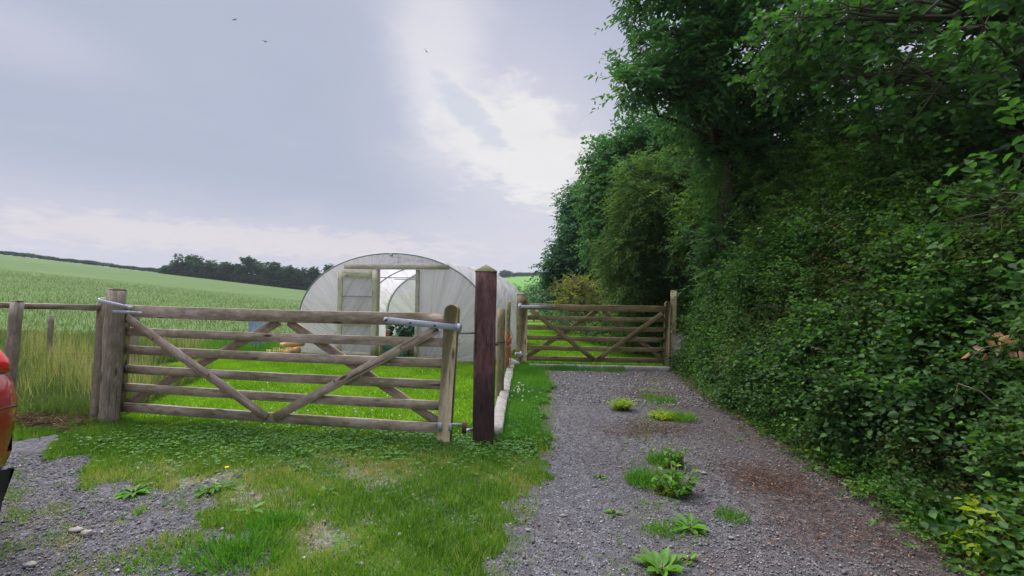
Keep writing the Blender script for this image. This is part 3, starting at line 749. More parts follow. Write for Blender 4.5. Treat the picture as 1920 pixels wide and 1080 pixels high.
# cover: skin stretched over the hoops, sagging between them, with a few folds
rg = np.random.default_rng(11); prof = hoop(60); nd = 42; V = []; Gc = []
ND = 4
for j in range(nd+1):
    d = TL*j/nd; ph = (d/TL*(ND-1)) % 1.0; sag = .035*math.sin(math.pi*ph)
    for i, (s, h_) in enumerate(prof):
        cx, cy = s-TW/2, h_-.5; r_ = math.hypot(cx, cy)+1e-6
        fold = .007*math.sin(d*9+i*.55)+.006*math.sin(i*.35-d*17)+.004*math.sin(i*1.1+d*30)
        e = .012-sag*min(1, h_/.6)+fold*min(1, h_/.3)
        V.append(tuple(TP(s+cx/r_*e, max(-.02, h_+cy/r_*e*(h_ > .1)), d))); Gc.append((i*.11+d*.5, d*1.0+i*.02, 3.0))
n_ = len(prof); q = [(j*n_+i, j*n_+i+1, (j+1)*n_+i+1, (j+1)*n_+i) for j in range(nd) for i in range(n_-1)]
m = MB(60); m.add(V, q, grain=Gc); m.build('cover', FILM, tun, smooth=True)
# end walls: a fine grid clipped to the hoop, doorway left open in front
DS0, DS1, DH = 1.98, 2.87, 1.93      # door opening
def top_at(s):
    pr = hoop(80); best = 0
    xs_ = [a[0] for a in pr]; hs_ = [a[1] for a in pr]
    return float(np.interp(s, xs_[1:-1], hs_[1:-1]))
def endwall(name, d, door, seed, fan):
    S_ = sorted(set([0.0]+list(np.linspace(.005, TW-.005, 76))+[DS0, DS1, TW])); V = []; Gc = []; nh = 40; q = []
    for a, s in enumerate(S_):
        T = top_at(min(max(s, .005), TW-.005))
        for b in range(nh+1):
            if door and DS0 <= s <= DS1: h_ = DH+(T-DH)*b/nh
            else: h_ = T*b/nh
            # folds fan out from the foot of the door to the hoop
            cx = DS1 if s > (DS0+DS1)/2 else DS0-.9
            ang = math.atan2(h_-(-.2 if s > DS1 else 0.3), s-cx+(-.2 if s > DS1 else .001)); rr_ = math.hypot(h_, s-cx)
            if s < DS0: ang = math.atan2(h_+.3, (s-2.0)); 
            e = .010*math.sin(ang*34+2*math.sin(rr_*1.5))+.006*math.sin(ang*71+rr_)
            edge = min(1, s/.15, (TW-s)/.15, (T-h_)/.12+.05)
            V.append(tuple(TP(s, h_, d+e*edge*fan))); Gc.append((ang*4.2, rr_*.6, 1.0+seed))
    for a in range(len(S_)-1):
        for b in range(nh):
            if door and (DS0 <= S_[a] <= DS1) != (DS0 <= S_[a+1] <= DS1): 
                pass
            i0 = a*(nh+1)+b; q.append((i0, i0+nh+1, i0+nh+2, i0+1))
    if door:      # leave out the strips that would shear across the jambs: rebuild those columns as full height
        V2 = np.array(V); Q = []
        for (a, b_) in [(x, x+1) for x in range(len(S_)-1)]:
            ina, inb = DS0 <= S_[a] <= DS1, DS0 <= S_[b_] <= DS1
            if ina == inb:
                Q += [(a*(nh+1)+b, b_*(nh+1)+b, b_*(nh+1)+b+1, a*(nh+1)+b+1) for b in range(nh)]
        q = Q
        m = MB(seed); m.add(V, q, grain=Gc)
        for (s0, s1) in ((S_[S_.index(DS0)-1], DS0), (DS1, S_[S_.index(DS1)+1])):
            vv = [tuple(TP(s, top_at(s)*b/nh, d)) for s in (s0, s1) for b in range(nh+1)]
            gg = [((s*3), b*.05, 2.0) for s in (s0, s1) for b in range(nh+1)]
            m.add(vv, [(b, nh+1+b, nh+2+b, b+1) for b in range(nh)], grain=gg)
    else:
        m = MB(seed); m.add(V, q, grain=Gc)
    return m.build(name, FILM, tun, smooth=True)
endwall('front_wall', 0.0, True, 61, 1.0); endwall('back_wall', TL, False, 62, .6)
for j in range(ND):
    d = TL*j/(ND-1); m = MB(63+j)
    m.tube([TP(s, h_, d+(-.012 if j == 0 else 0)) for (s, h_) in hoop(36, .018 if j == 0 else -.035)], .017, 8); m.build('hoop', STEEL, tun, smooth=True)
m = MB(68); m.tube([TP(TW/2, HTOP-.05, .02), TP(TW/2, HTOP-.05, TL-.02)], .014, 6); m.build('ridge_tube', STEEL, tun)
for j in range(1, ND-1):
    hh_ = 1.80; s0 = TW/2-1.32; m = MB(69+j); m.tube([TP(s0, hh_, TL*j/(ND-1)), TP(TW-s0, hh_, TL*j/(ND-1))], .012, 6); m.build('crop_bar', STEEL, tun)
m = MB(72); m.box(TP(TW/2+.02, HTOP-.02, -.03), (.05, .05, .05), TY); m.build('ridge_clip', GALV, tun)
m = MB(73); m.board(TP(1.15, DH+.06, -.045), TP(3.62, DH+.06, -.045), .10, .045, seg=8); m.build('lintel', W_FADE, tun)
for s in (DS0-.03, DS1+.03):
    m = MB(74+int(s)); m.board(TP(s, 0, .0), TP(s, DH, .0), .075, .075, up=tuple(tdx), seg=8); m.build('door_jamb', W_FADE, tun)
dr = MB(78); d0, d1_, dz = 1.08, 1.95, -.085
dr.board(TP(d0, .03, dz), TP(d0, DH-.02, dz), .10, .04, up=tuple(tdx), seg=8); dr.board(TP(d1_-.02, .03, dz), TP(d1_-.02, DH-.02, dz), .12, .04, up=tuple(tdx), seg=8)
dr.board(TP(d0+.05, DH-.105, dz-.002), TP(d1_-.08, DH-.105, dz-.002), .17, .038, seg=5); dr.board(TP(d0+.05, .06, dz-.002), TP(d1_-.08, .06, dz-.002), .09, .038, seg=5)
dr.board(TP(d0+.05, .72, dz-.002), TP(d1_-.08, .72, dz-.002), .08, .038, seg=5)
door = dr.build('sliding_door', W_DOOR, tun)
m = MB(79); m.board(TP(d0+.05, 1.33, dz-.012), TP(d1_-.08, 1.33, dz-.012), .018, .018, seg=2); m.build('glazing_bar', STEEL, door)
m = MB(80); V = []; Gc = []
for a in range(13):
    for b in range(25):
        s = d0+.04+(d1_-d0-.10)*a/12; h_ = .05+(DH-.13)*b/24
        V.append(tuple(TP(s, h_, dz+.012+.004*math.sin(a*1.1+b*.7)))); Gc.append((s*2-h_*1.2, h_*.8+s*.4, 8))
m.add(V, [(a*25+b, (a+1)*25+b, (a+1)*25+b+1, a*25+b+1) for a in range(12) for b in range(24)], grain=Gc); m.build('door_film', FILM, door, smooth=True)
# inside the tunnel: beds and the brassicas
bed = thing('raised_bed', 'wooden raised bed of reddish boards inside the polytunnel doorway', 'raised bed', TP(2.6, 0, 1.0))
for i, (s0, s1, dd0, dd1) in enumerate(((1.75, 3.05, .55, .55), (1.75, 3.05, 2.3, 2.3), (1.75, 1.75, .55, 2.3), (3.05, 3.05, .55, 2.3))):
    m = MB(82+i)
    for h_ in (.10, .29): m.board(TP(s0, h_, dd0), TP(s1, h_, dd1), .18, .035, seg=5)
    m.build('side_board', W_TAN, bed)
m = MB(87); m.board(TP(2.93, 0, .50), TP(2.93, .80, .50), .07, .07, up=tuple(tdx), seg=4); m.build('corner_post', W_RED, bed)
m = MB(88); m.board(TP(1.95, 0, .50), TP(1.95, .55, .50), .07, .07, up=tuple(tdx), seg=4); m.build('corner_post', W_RED, bed)
k = Mat('bed_soil'); k.set((0.05, 0.035, 0.025), 1, .1); SOIL = k.m
m = MB(89); m.board(TP(1.78, .22, 1.42), TP(3.02, .22, 1.42), .2, 1.7, seg=3); m.build('soil', SOIL, bed)
k = Mat('green_plastic'); k.set((0.03, 0.16, 0.12), .5, .4); GREENP = k.m
def crate(label, c, w, dd, h_, mat, rot, seed):
    root = thing('garden_crate', label, 'crate', c); c = Vector(c); dx = Vector((math.cos(rot), math.sin(rot), 0)); dy = Vector((-dx.y, dx.x, 0))
    m = MB(seed)
    for (a, b) in ((dx*w/2, 0), (-dx*w/2, 0)):
        for i in range(3): m.board(c+a-dy*dd/2+Vector((0, 0, h_*(.18+.32*i))), c+a+dy*dd/2+Vector((0, 0, h_*(.18+.32*i))), h_*.26, .012, seg=2)
    for a in (dy*dd/2, -dy*dd/2):
        for i in range(3): m.board(c+a-dx*w/2+Vector((0, 0, h_*(.18+.32*i))), c+a+dx*w/2+Vector((0, 0, h_*(.18+.32*i))), h_*.26, .012, seg=2)
    m.build('slatted_sides', mat, root)
    m = MB(seed+1); m.box(c+Vector((0, 0, .02)), (w*.95, dd*.95, .02), rot); m.build('crate_base', mat, root); return root
crate('dark green slatted crate just inside the polytunnel door', TP(2.28, .0, .28), .5, .3, .40, GREENP, TY, 90)

# ------------------------------------------------------------------ logs, blue drum, chair
logs = [(536, 655, 10.45, .085, .62, 8), (522, 660, 10.2, .075, .50, 3), (548, 646, 10.5, .07, .5, 15)]
for i, (px, py, y, r, ln, tilt) in enumerate(logs):
    q = D(px, py, y); q.z = [.09, .08, .235][i]; m = MB(95+i); dx = Vector((math.cos(R(-8+6*i)), math.sin(R(-8+6*i)), math.sin(R(tilt*.6)))).normalized()
    m.tube([q+dx*ln*(t/8-.5) for t in range(9)], 1, 12, [r*(1+.05*math.sin(t*1.7+i)) for t in range(9)], rough=.002)
    root = thing('log', ['peeled orange brown log, lowest right of the pile beside the tunnel', 'peeled orange brown log at the left end of the pile beside the tunnel', 'peeled orange brown log lying on top of the pile beside the tunnel'][i], 'log', q, 'logs beside the polytunnel')
    m.build('log_body', W_LOG, root, smooth=True)
    for s_ in (-1, 1):
        m = MB(98+i); m.tube([q+dx*ln*.5*s_, q+dx*(ln*.5+.006)*s_], r*.92, 12); m.build('cut_end', W_TAN, root)
k = Mat('blue_grey_plastic'); p_ = k.n('ShaderNodeTexCoord').outputs['Object']; k.set(k.mix(k.ramp(k.noise(p_, 6, 4), .4, .6), (0.16, 0.23, 0.34), (0.28, 0.36, 0.42)), .45, .4); BLUEP = k.m
q = D(482, 655, 10.9); bx, by, bz = q.x, 10.9, gh(q.x, 10.9)
cr_ = thing('water_container', 'blue grey plastic water container standing in long grass left of the tunnel', 'container', (bx, by, bz))
m = MB(102); m.sweep([(bx, by, bz+z) for z in (0, .03, .12, .14, .30, .32, .50, .52, .70, .74, .78)], [(-.15, -.13), (.15, -.13), (.17, -.10), (.17, .10), (.15, .13), (-.15, .13), (-.17, .10), (-.17, -.10)], up=(0, 1, 0), scale=[.92, 1, 1, .95, .95, 1, 1, .95, .95, .9, .6]); m.build('tank', BLUEP, cr_, smooth=False)
m = MB(103); m.tube([(bx, by, bz+.78), (bx, by, bz+.84)], .05, 12); m.build('cap', BLUEP, cr_)
m = MB(104); m.tube([(bx-.12, by, bz+.76), (bx-.10, by, bz+.86), (bx+.02, by+.06, bz+.87), (bx+.12, by+.06, bz+.77)], .012, 6); m.build('handle', BLUEP, cr_)
k = Mat('blue_plastic'); k.set((0.03, 0.24, 0.48), .35, .5); BLUEC = k.m
def chair(c, rot, label):
    c = Vector(c); root = thing('garden_chair', label, 'chair', c); cs, sn = math.cos(rot), math.sin(rot)
    def q(x, y, z): return c+Vector((x*cs-y*sn, x*sn+y*cs, z))
    m = MB(1); m.board(q(-.24, 0, .42), q(.24, 0, .42), .035, .46, seg=6, rough=0); m.build('seat', BLUEC, root)
    m = MB(2)
    V = [q(x, .22+.10*t+.03*math.cos(x*6), .44+.42*t+.03*math.cos(x*6)*t) for t in (0, .25, .5, .75, 1) for x in np.linspace(-.24, .24, 9)]
    V2 = [v+Vector((sn*-.02, cs*.02, 0)) for v in V]
    qs = [(i*9+j, i*9+j+1, i*9+j+10, i*9+j+9) for i in range(4) for j in range(8)]
    m.add([tuple(v) for v in V], qs); m.add([tuple(v) for v in V2], qs); m.build('backrest', BLUEC, root)
    for sx in (-1, 1):
        m = MB(3); m.tube([q(.27*sx, .28, .66), q(.27*sx, .1, .67), q(.27*sx, -.22, .66), q(.26*sx, -.25, .60), q(.25*sx, -.24, .42)], .022, 8); m.build('armrest', BLUEC, root)
        for sy in (-1, 1):
            m = MB(4); m.tube([q(.22*sx, .2*sy, .41), q(.26*sx, .26*sy, 0)], .022, 8); m.build('leg', BLUEC, root)
q = G(1063, 618); q.z = 0
chair((q.x, q.y, 0), R(25), 'bright blue plastic garden chair on the lawn beyond the far gate')

# ------------------------------------------------------------------ red car, only its tail corner is in the picture
k = Mat('red_paint'); p_ = k.n('ShaderNodeTexCoord').outputs['Object']
k.set(k.mix(k.ramp(k.noise(p_, 60, 3), .3, .7), (0.33, 0.010, 0.012), (0.38, 0.014, 0.016)), .22, .5); k.b.inputs['Coat Weight'].default_value = .8; k.b.inputs['Coat Roughness'].default_value = .08; RED = k.m
BLACKP = plain('black_plastic', (0.018, 0.018, 0.02), .55, 0, .2, 60)
k = Mat('car_glass'); k.set((0.015, 0.018, 0.02), .06, .6); CGLASS = k.m
k = Mat('lamp_lens'); k.set((0.60, 0.022, 0.012), .12, .6); k.b.inputs['Coat Weight'].default_value = .6; LENS = k.m
RUBBER = plain('tyre_rubber', (0.02, 0.02, 0.02), .85, 0, .2); ALLOY = plain('alloy', (0.45, 0.46, 0.48), .35, .8, .1)
CY0, CY1 = .98, 2.70; CX = -2.685
car = thing('parked_car', 'red car parked at the left edge, only its rounded rear corner in view', 'car', (CX-2.1, (CY0+CY1)/2, 0))
def car_shell(profile, name, mat, y0, y1, inset, parent=car, yc=None):
    """side outline (x,z) carried across the car, drawn in towards both flanks"""
    prof_ = np.array(profile, float); n = len(prof_); c = prof_.mean(0); m = MB(1)
    lay = [(0, inset), (.03, inset*.55), (.09, inset*.22), (.22, 0.04*inset), (.5, 0), (.78, .04*inset), (.91, inset*.22), (.97, inset*.55), (1, inset)]
    W_ = y1-y0; V = []
    nxt = np.roll(prof_, -1, 0)-np.roll(prof_, 1, 0); nn = np.stack([nxt[:, 1], -nxt[:, 0]], 1); nn /= np.linalg.norm(nn, axis=1, keepdims=True)
    if ((prof_-c)*nn).sum() < 0: nn = -nn
    for t, ins in lay:
        f = t if t <= .5 else t
        for p_, q in zip(prof_, nn): V.append((p_[0]-q[0]*ins, y0+W_*f, p_[1]-q[1]*ins))
    qd = [(i*n+j, i*n+(j+1) % n, (i+1)*n+(j+1) % n, (i+1)*n+j) for i in range(len(lay)-1) for j in range(n)]
    m.add(V, qd)
    m.Ft = []; me_f = []
    o = m.build(name, mat, parent, smooth=True)
    # flank caps
    me = o.data
    import bmesh
    bm = bmesh.new(); bm.from_mesh(me); bm.verts.ensure_lookup_table()
    bm.faces.new([bm.verts[j] for j in range(n)]); bm.faces.new([bm.verts[(len(lay)-1)*n+j] for j in reversed(range(n))])
    bmesh.ops.triangulate(bm, faces=[f for f in bm.faces if len(f.verts) > 4]); bmesh.ops.recalc_face_normals(bm, faces=bm.faces)
    bm.to_mesh(me); bm.free(); return o
xb = CX
def arch(cx, r=.36, z0=.30): return [(cx+r*math.cos(t), z0+r*math.sin(t)) for t in np.linspace(0, math.pi, 9)]
body = [(xb-.12, .35), (xb-.06, .47), (xb-.015, .62), (xb+.002, .74), (xb, .84), (xb-.03, .94), (xb-.085, 1.02), (xb-.17, 1.11), (xb-.26, 1.19), (xb-.36, 1.24),
        (xb-1.5, 1.30), (xb-2.9, 1.12), (xb-3.05, 1.08), (xb-3.8, .98), (xb-4.1, .84), (xb-4.18, .66), (xb-4.15, .40)]
body += [(xb-3.78, .36)]+[(a, b) for a, b in reversed(arch(xb-3.35))]+[(xb-2.9, .30), (xb-1.2, .30)]+[(a, b) for a, b in reversed(arch(xb-.80))]+[(xb-.38, .38)]
body = list(reversed(body))
car_shell(body, 'body', RED, CY0, CY1, .16)
cab = [(xb-.34, 1.225), (xb-.42, 1.36), (xb-.56, 1.46), (xb-1.2, 1.53), (xb-1.9, 1.49), (xb-2.5, 1.28), (xb-2.9, 1.11), (xb-1.5, 1.20)]
car_shell(list(reversed(cab)), 'cabin', CGLASS, CY0+.10, CY1-.10, .14)
roof = [(xb-.46, 1.41), (xb-.54, 1.51), (xb-1.2, 1.55), (xb-1.85, 1.515), (xb-1.2, 1.50), (xb-.54, 1.46)]
car_shell(list(reversed(roof)), 'roof', RED, CY0+.16, CY1-.16, .02)
low = [(xb-.19, .12), (xb-.155, .20), (xb-.125, .30), (xb-.10, .42), (xb-.12, .44), (xb-.40, .44), (xb-.38, .16)]
car_shell(list(reversed(low)), 'lower_bumper', BLACKP, CY0+.02, CY1-.02, .035)
for yy in (CY0+.12, CY1-.12):
    m = MB(2); pts = [Vector((xb-.105-.98*(z-.98)-.02, yy, z)) for z in np.linspace(.97, 1.15, 6)]
    m.sweep(pts, [(math.cos(a)*.085, math.sin(a)*.05) for a in np.linspace(0, 2*math.pi, 12, endpoint=False)], up=(1, 0, 0), scale=[.6, .95, 1, 1, .9, .5]); m.build('tail_lamp', LENS, car, smooth=True)
for cx in (xb-.80, xb-3.35):
    for yy, s in ((CY0+.10, -1), (CY1-.10, 1)):
        m = MB(3); m.tube([(cx, yy-.10, .31), (cx, yy-.085, .31), (cx, yy+.085, .31), (cx, yy+.10, .31)], 1, 28, [.27, .31, .31, .27]); w = m.build('wheel', RUBBER, car, smooth=False)
        m = MB(4); m.tube([(cx, yy+s*.085, .31), (cx, yy+s*.106, .31)], 1, 20, [.20, .18])
        m.build('rim', ALLOY, w)
m = MB(5); m.board((xb-.25, CY0+.45, 1.30), (xb-.25, CY1-.45, 1.30), .03, .03, seg=2); m.build('rear_wiper', BLACKP, car)
m = MB(7); m.sweep([(xb+.003-.16*(.03 if .2 < t < .8 else .0)-(.05 if t in (0, 1) else 0), CY0+(CY1-CY0)*t, .795) for t in (.08, .2, .5, .8, .92)], [(-.004, -.0035), (.004, -.0035), (.004, .0035), (-.004, .0035)]); m.build('bumper_seam', BLACKP, car)
m = MB(6); m.board((xb-.004, 1.55, .66), (xb-.004, 2.13, .66), .14, .02, seg=2); m.build('number_plate', plain('plate_yellow', (.6, .45, .04), .5, 0, .05), car)

# ------------------------------------------------------------------ hedge bank
BP = np.array([(0, -.05), (.12, .28), (.22, .64), (.32, 1.04), (.46, 1.44), (.70, 1.82), (1.1, 2.10), (1.7, 2.22), (2.8, 2.15), (3.6, .9), (4.0, -.05)])
BL = np.concatenate([[0], np.cumsum(np.hypot(*np.diff(BP, axis=0).T))])
def bank_h(y): return np.interp(y, [-2, 1, 3, 5, 8, 9.3, 12, 22], [.95, .95, 1.0, 1.2, 1.25, 1.0, .78, .6])
def bank_pt(y, l):
    dx = np.interp(l, BL, BP[:, 0]); dz = np.interp(l, BL, BP[:, 1])*bank_h(y)
    b = .13*np.sin(y*2.3+l*1.9)+.10*np.sin(y*4.7-l*2.6+1)+.05*np.sin(y*9+l*7)
    return np.stack([bank_x(y)+dx+b*np.clip(l, 0, .6)*.8, y, dz+b*.3*np.clip(l, 0, 1)], -1)
def bank_n(y, l):
    e = .02; a = bank_pt(y, l+e)-bank_pt(y, l-e); b = bank_pt(y+e, l)-bank_pt(y-e, l)
    n = np.cross(b, a); n = unit(n); n[n[:, 0] > .6] *= -1
    return n
k = Mat('bank_earth'); p_ = k.pos(); k.set(k.mix(k.ramp(k.noise(p_, 3, 6, .7), .35, .65), (0.022, 0.024, 0.012), (0.035, 0.045, 0.018)), 1, .05); EARTH = k.m
ys_ = np.arange(-1.5, 24, .25); ls_ = np.linspace(0, BL[-1], 26)
gy, gl = np.meshgrid(ys_, ls_); pp = bank_pt(gy.ravel(), gl.ravel()); ny_ = len(ys_)
i_ = (np.arange(len(ls_)-1)[:, None]*ny_+np.arange(ny_-1)[None]).ravel()
pp[:, 0] += .12
o = np_mesh('hedge_bank', pp, [np.stack([i_, i_+1, i_+1+ny_, i_+ny_], 1)], EARTH, smooth=True); tag(o, kind='structure')

L_IVY = leafmat('ivy_leaf', [(0, (0.024, 0.056, 0.019)), (.4, (0.044, 0.102, 0.029)), (.75, (0.076, 0.174, 0.041)), (1, (0.152, 0.292, 0.054))], .35, .5, .2)
L_BRAM = leafmat('bramble_leaf', [(0, (0.028, 0.055, 0.019)), (.4, (0.048, 0.100, 0.028)), (.75, (0.080, 0.165, 0.042)), (.93, (0.128, 0.227, 0.059)), (1, (0.203, 0.171, 0.092))], .4, .6, .15)
L_HAZEL = leafmat('hazel_leaf', [(0, (0.028, 0.063, 0.026)), (.45, (0.049, 0.114, 0.039)), (.8, (0.086, 0.178, 0.049)), (1, (0.185, 0.286, 0.058))], .4, .55, .2)
L_ASH = leafmat('ash_leaf', [(0, (0.022, 0.061, 0.030)), (.5, (0.054, 0.124, 0.059)), (.85, (0.095, 0.189, 0.061)), (1, (0.203, 0.311, 0.054))], .4, .55, .2)
L_THORN = leafmat('hawthorn_leaf', [(0, (0.031, 0.064, 0.025)), (.5, (0.062, 0.119, 0.035)), (.85, (0.102, 0.190, 0.047)), (1, (0.166, 0.258, 0.064))], .35, .6, .15)
L_WILLOW = leafmat('willow_leaf', [(0, (0.034, 0.069, 0.028)), (.5, (0.081, 0.140, 0.053)), (.85, (0.115, 0.190, 0.067)), (1, (0.161, 0.241, 0.081))], .4, .6, .15)
L_FARTREE = leafmat('distant_leaf', [(0, (0.023, 0.065, 0.044)), (.5, (0.044, 0.104, 0.065)), (1, (0.075, 0.163, 0.081))], .35, .6, .2)
L_RIDGE = leafmat('ridge_leaf', [(0, (0.020, 0.055, 0.036)), (.5, (0.034, 0.080, 0.045)), (1, (0.060, 0.125, 0.055))], .3, .7, .1)
L_YEL = leafmat('yellow_leaf', [(0, (0.10, 0.12, 0.03)), (.5, (0.18, 0.19, 0.05)), (1, (0.27, 0.25, 0.07))], .45, .5, .3)
L_LIME = leafmat('lime_leaf', [(0, (0.10, 0.20, 0.015)), (.5, (0.22, 0.33, 0.02)), (1, (0.38, 0.42, 0.03))], .45, .45, .3)
L_DULL = leafmat('dull_shoot_leaf', [(0, (0.045, 0.050, 0.022)), (.5, (0.080, 0.085, 0.032)), (.9, (0.12, 0.11, 0.05)), (1, (0.16, 0.10, 0.055))], .3, .7, .1)
L_WEED = leafmat('weed_leaf', [(0, (0.05, 0.13, 0.025)), (.5, (0.10, 0.23, 0.035)), (1, (0.17, 0.32, 0.05))], .4, .5, .3)
L_DEAD = leafmat('dead_leaf', [(0, (0.25, 0.11, 0.06)), (.5, (0.50, 0.30, 0.19)), (1, (0.66, 0.45, 0.33))], .3, .7, .2)
L_LITTER = leafmat('litter', [(0, (0.035, 0.018, 0.013)), (.5, (0.080, 0.036, 0.025)), (.88, (0.15, 0.075, 0.045)), (1, (0.32, 0.22, 0.13))], .1, .8, .15)
G_TURF = leafmat('turf_blade', [(0, (0.055, 0.120, 0.022)), (.3, (0.105, 0.215, 0.034)), (.55, (0.165, 0.295, 0.046)), (.78, (0.27, 0.31, 0.085)), (1, (0.44, 0.34, 0.18))], .3, .6, .2)
G_LAWN = leafmat('lawn_blade', [(0, (0.085, 0.18, 0.014)), (.5, (0.145, 0.275, 0.022)), (1, (0.24, 0.38, 0.04))], .35, .6, .2)
G_LONG = leafmat('long_grass_blade', [(0, (0.045, 0.13, 0.020)), (.5, (0.085, 0.22, 0.035)), (1, (0.15, 0.30, 0.05))], .35, .5, .3)
G_MEAD = leafmat('meadow_blade', [(0, (0.078, 0.118, 0.040)), (.45, (0.112, 0.160, 0.055)), (.75, (0.24, 0.28, 0.10)), (1, (0.48, 0.37, 0.24))], .35, .6, .2)
G_CLOV = leafmat('clover_leaf', [(0, (0.040, 0.120, 0.022)), (.5, (0.072, 0.195, 0.032)), (1, (0.12, 0.27, 0.045))], .3, .5, .3)
k = Mat('white_petal'); k.set((.75, .74, .66), .7, .2); PETAL = k.m
k = Mat('yellow_petal'); k.set((.75, .55, .03), .7, .2); YPETAL = k.m
k = Mat('magenta_petal'); k.set((.45, .02, .32), .6, .2); MPETAL = k.m

def pn(x, y, s=0.0):   # smooth patchiness 0..1
    return np.clip(.5+.27*np.sin(1.9*x+2.7*y+s)+.22*np.sin(4.3*x-3.1*y+1.7*s)+.16*np.sin(8.1*x+6.7*y+s*2)+.10*np.sin(17*x-13*y+s), 0, 1)
def hedge_leaves(name, label, y0, y1, l0, l1, nspray, leaf, mat, seed, per=8, slen=.2, thick=.32, aspect=.7, shape='oval', grow=1.0, vb=0.0, droop=.25, over=None):
    rng = np.random.default_rng(seed); y = rng.uniform(y0, y1, nspray); l = l0+(l1-l0)*rng.random(nspray)**grow
    p0 = bank_pt(y, l); n0 = bank_n(y, l)
    bul = .5+.3*np.sin(y*3.1+l*2.3+seed)*np.sin(l*3.7-y*2.2)+.3*np.sin(y*7.3-l*5.1+seed)*np.sin(l*8.3+y*5.2)
    off = rng.uniform(-.05, 1, nspray)**1.0*thick*(.35+.9*bul)*np.clip(.35+l, 0, 1)
    S0 = p0+n0*off[:, None]+rng.normal(0, .03, p0.shape)
    D0 = unit(n0*.55+rng.normal(0, .55, p0.shape)+np.array([0, 0, .12]))
    S0[:, 2] = np.maximum(S0[:, 2], .02)
    vc = np.clip(.55*pn(y*.9, l*1.1, seed)+.45*rng.random(nspray)+vb, 0, 1)
    P, ld, nn, size, var = spray_leaves(rng, S0, D0, slen*rng.uniform(.5, 1.4, nspray), per, leaf, droop, vclump=vc, flat=.45)
    nn = unit(nn+np.repeat(n0, per, 0)*.55)
    P[:, 2] = np.maximum(P[:, 2], .01)
    c = (float(bank_x((y0+y1)/2))+.5, (y0+y1)/2, 0)
    root = thing('hedge', label, 'hedge', c)
    mb = MB(seed)
    for i in rng.choice(nspray, min(nspray, 800), replace=False):
        a = S0[i]-n0[i]*.12; mb.tube([tuple(a), tuple((a+S0[i])/2+rng.normal(0, .01, 3)), tuple(S0[i]+D0[i]*slen)], 1, 3, [.005, .004, .002], cap=False)
    for i in range(46):      # longer arching stems
        yy = rng.uniform(y0, y1); ll = rng.uniform(l0, l1); a = bank_pt(np.array([yy]), np.array([ll]))[0]; nn_ = bank_n(np.array([yy]), np.array([ll]))[0]
        s = rng.uniform(.3, .75); dd = rng.normal(0, .5)
        mb.tube([tuple(a+nn_*(thick*.8*math.sin(t*2.6))+np.array([0, dd*t*s, s*.5*math.sin(t*3)])) for t in np.linspace(0, 1, 6)], 1, 4, [.006, .006, .005, .004, .003, .002], cap=False)
    mb.build('stems', TWIG, root)
    leaf_mesh('foliage', P, ld, nn, size, size*aspect, mat, root, shape=shape, var=var, curl=.12)
    if over:
        for q_, (om, frac, osz, oasp, oper) in enumerate(over):
            pat = pn(y*1.1+q_*3, l*1.4, seed+5*q_+2)*.7+.3*rng.random(nspray); idx = np.argsort(-pat)[:int(nspray*frac)]
            P, ld, nn, size, var = spray_leaves(rng, S0[idx]+n0[idx]*rng.uniform(.02, .22, (len(idx), 1)), unit(D0[idx]+n0[idx]*.5+np.array([0, 0, .25])), slen*1.5*rng.uniform(.5, 1.4, len(idx)), oper, osz, droop, flat=.8, vj=.4)
            P[:, 2] = np.maximum(P[:, 2], .01); leaf_mesh(['bramble_shoots', 'climber_leaves', 'withered_shoots'][q_], P, ld, nn, size, size*oasp, om, root, var=var, curl=.12)
    return root
hedge_leaves('hedge', 'ivy covered hedge beside the right post of the far gate', 6.3, 9.75, .05, 4.6, 15000, .050, L_IVY, 201, aspect=.85, thick=.30, over=[(L_BRAM, .12, .05, .6, 6), (L_HAZEL, .10, .06, .75, 5)])
hedge_leaves('hedge', 'middle stretch of hedge with small bramble leaves right of the gravel', 3.9, 6.35, .05, 4.4, 17000, .040, L_BRAM, 202, thick=.50, over=[(L_IVY, .16, .046, .8, 5), (L_HAZEL, .12, .058, .75, 5), (L_DULL, .08, .034, .5, 6)])
hedge_leaves('hedge', 'nearest stretch of hedge at the right edge with larger leaves', .6, 3.95, .05, 4.2, 18000, .036, L_BRAM, 203, aspect=.7, vb=-.03, thick=.40, over=[(L_HAZEL, .12, .060, .78, 5), (L_IVY, .14, .048, .8, 5), (L_DULL, .06, .030, .5, 6)])
hedge_leaves('hedge', 'dark hedge continuing beyond the far gate on the right', 9.8, 20, .05, 4.0, 9000, .085, L_BRAM, 204, shape='diamond')
# weeds and seedlings crowding the foot of the hedge
def undergrowth(label, y0, y1, n, leaf, mat, seed, w=.28, h=.3):
    rng = np.random.default_rng(seed); y = rng.uniform(y0, y1, n); d = rng.normal(.02, w*.55, n); x = bank_x(y)+d
    hh = h*np.clip(.55+d*1.5, .12, 1.3)*(.5+.8*pn(x*3, y*3, seed)); S0 = np.stack([x, y, hh*rng.random(n)*.6+.005], 1)
    D0 = unit(np.stack([rng.normal(-.35, .5, n), rng.normal(0, .5, n), rng.uniform(.1, .9, n)], 1))
    P, ld, nn, size, var = spray_leaves(rng, S0, D0, hh*.8+.04, 6, leaf, .15, vclump=np.clip(.5*pn(x*2, y*2, seed)+.5*rng.random(n), 0, 1), flat=.9); P[:, 2] = np.maximum(P[:, 2], .006)
    o = leaf_mesh('undergrowth', P, ld, nn, size, size*.6, mat, None, (float(x.mean()), float(y.mean()), 0), 'oval', var=var, curl=.15); tag(o, label, 'undergrowth', kind='stuff')
undergrowth('mixed green weeds along the foot of the nearer hedge', 1.6, 5.4, 3000, .036, L_WEED, 260, .30, .42)
undergrowth('dull bramble shoots along the foot of the hedge', 1.6, 9.2, 3600, .034, L_BRAM, 261, .34, .34)
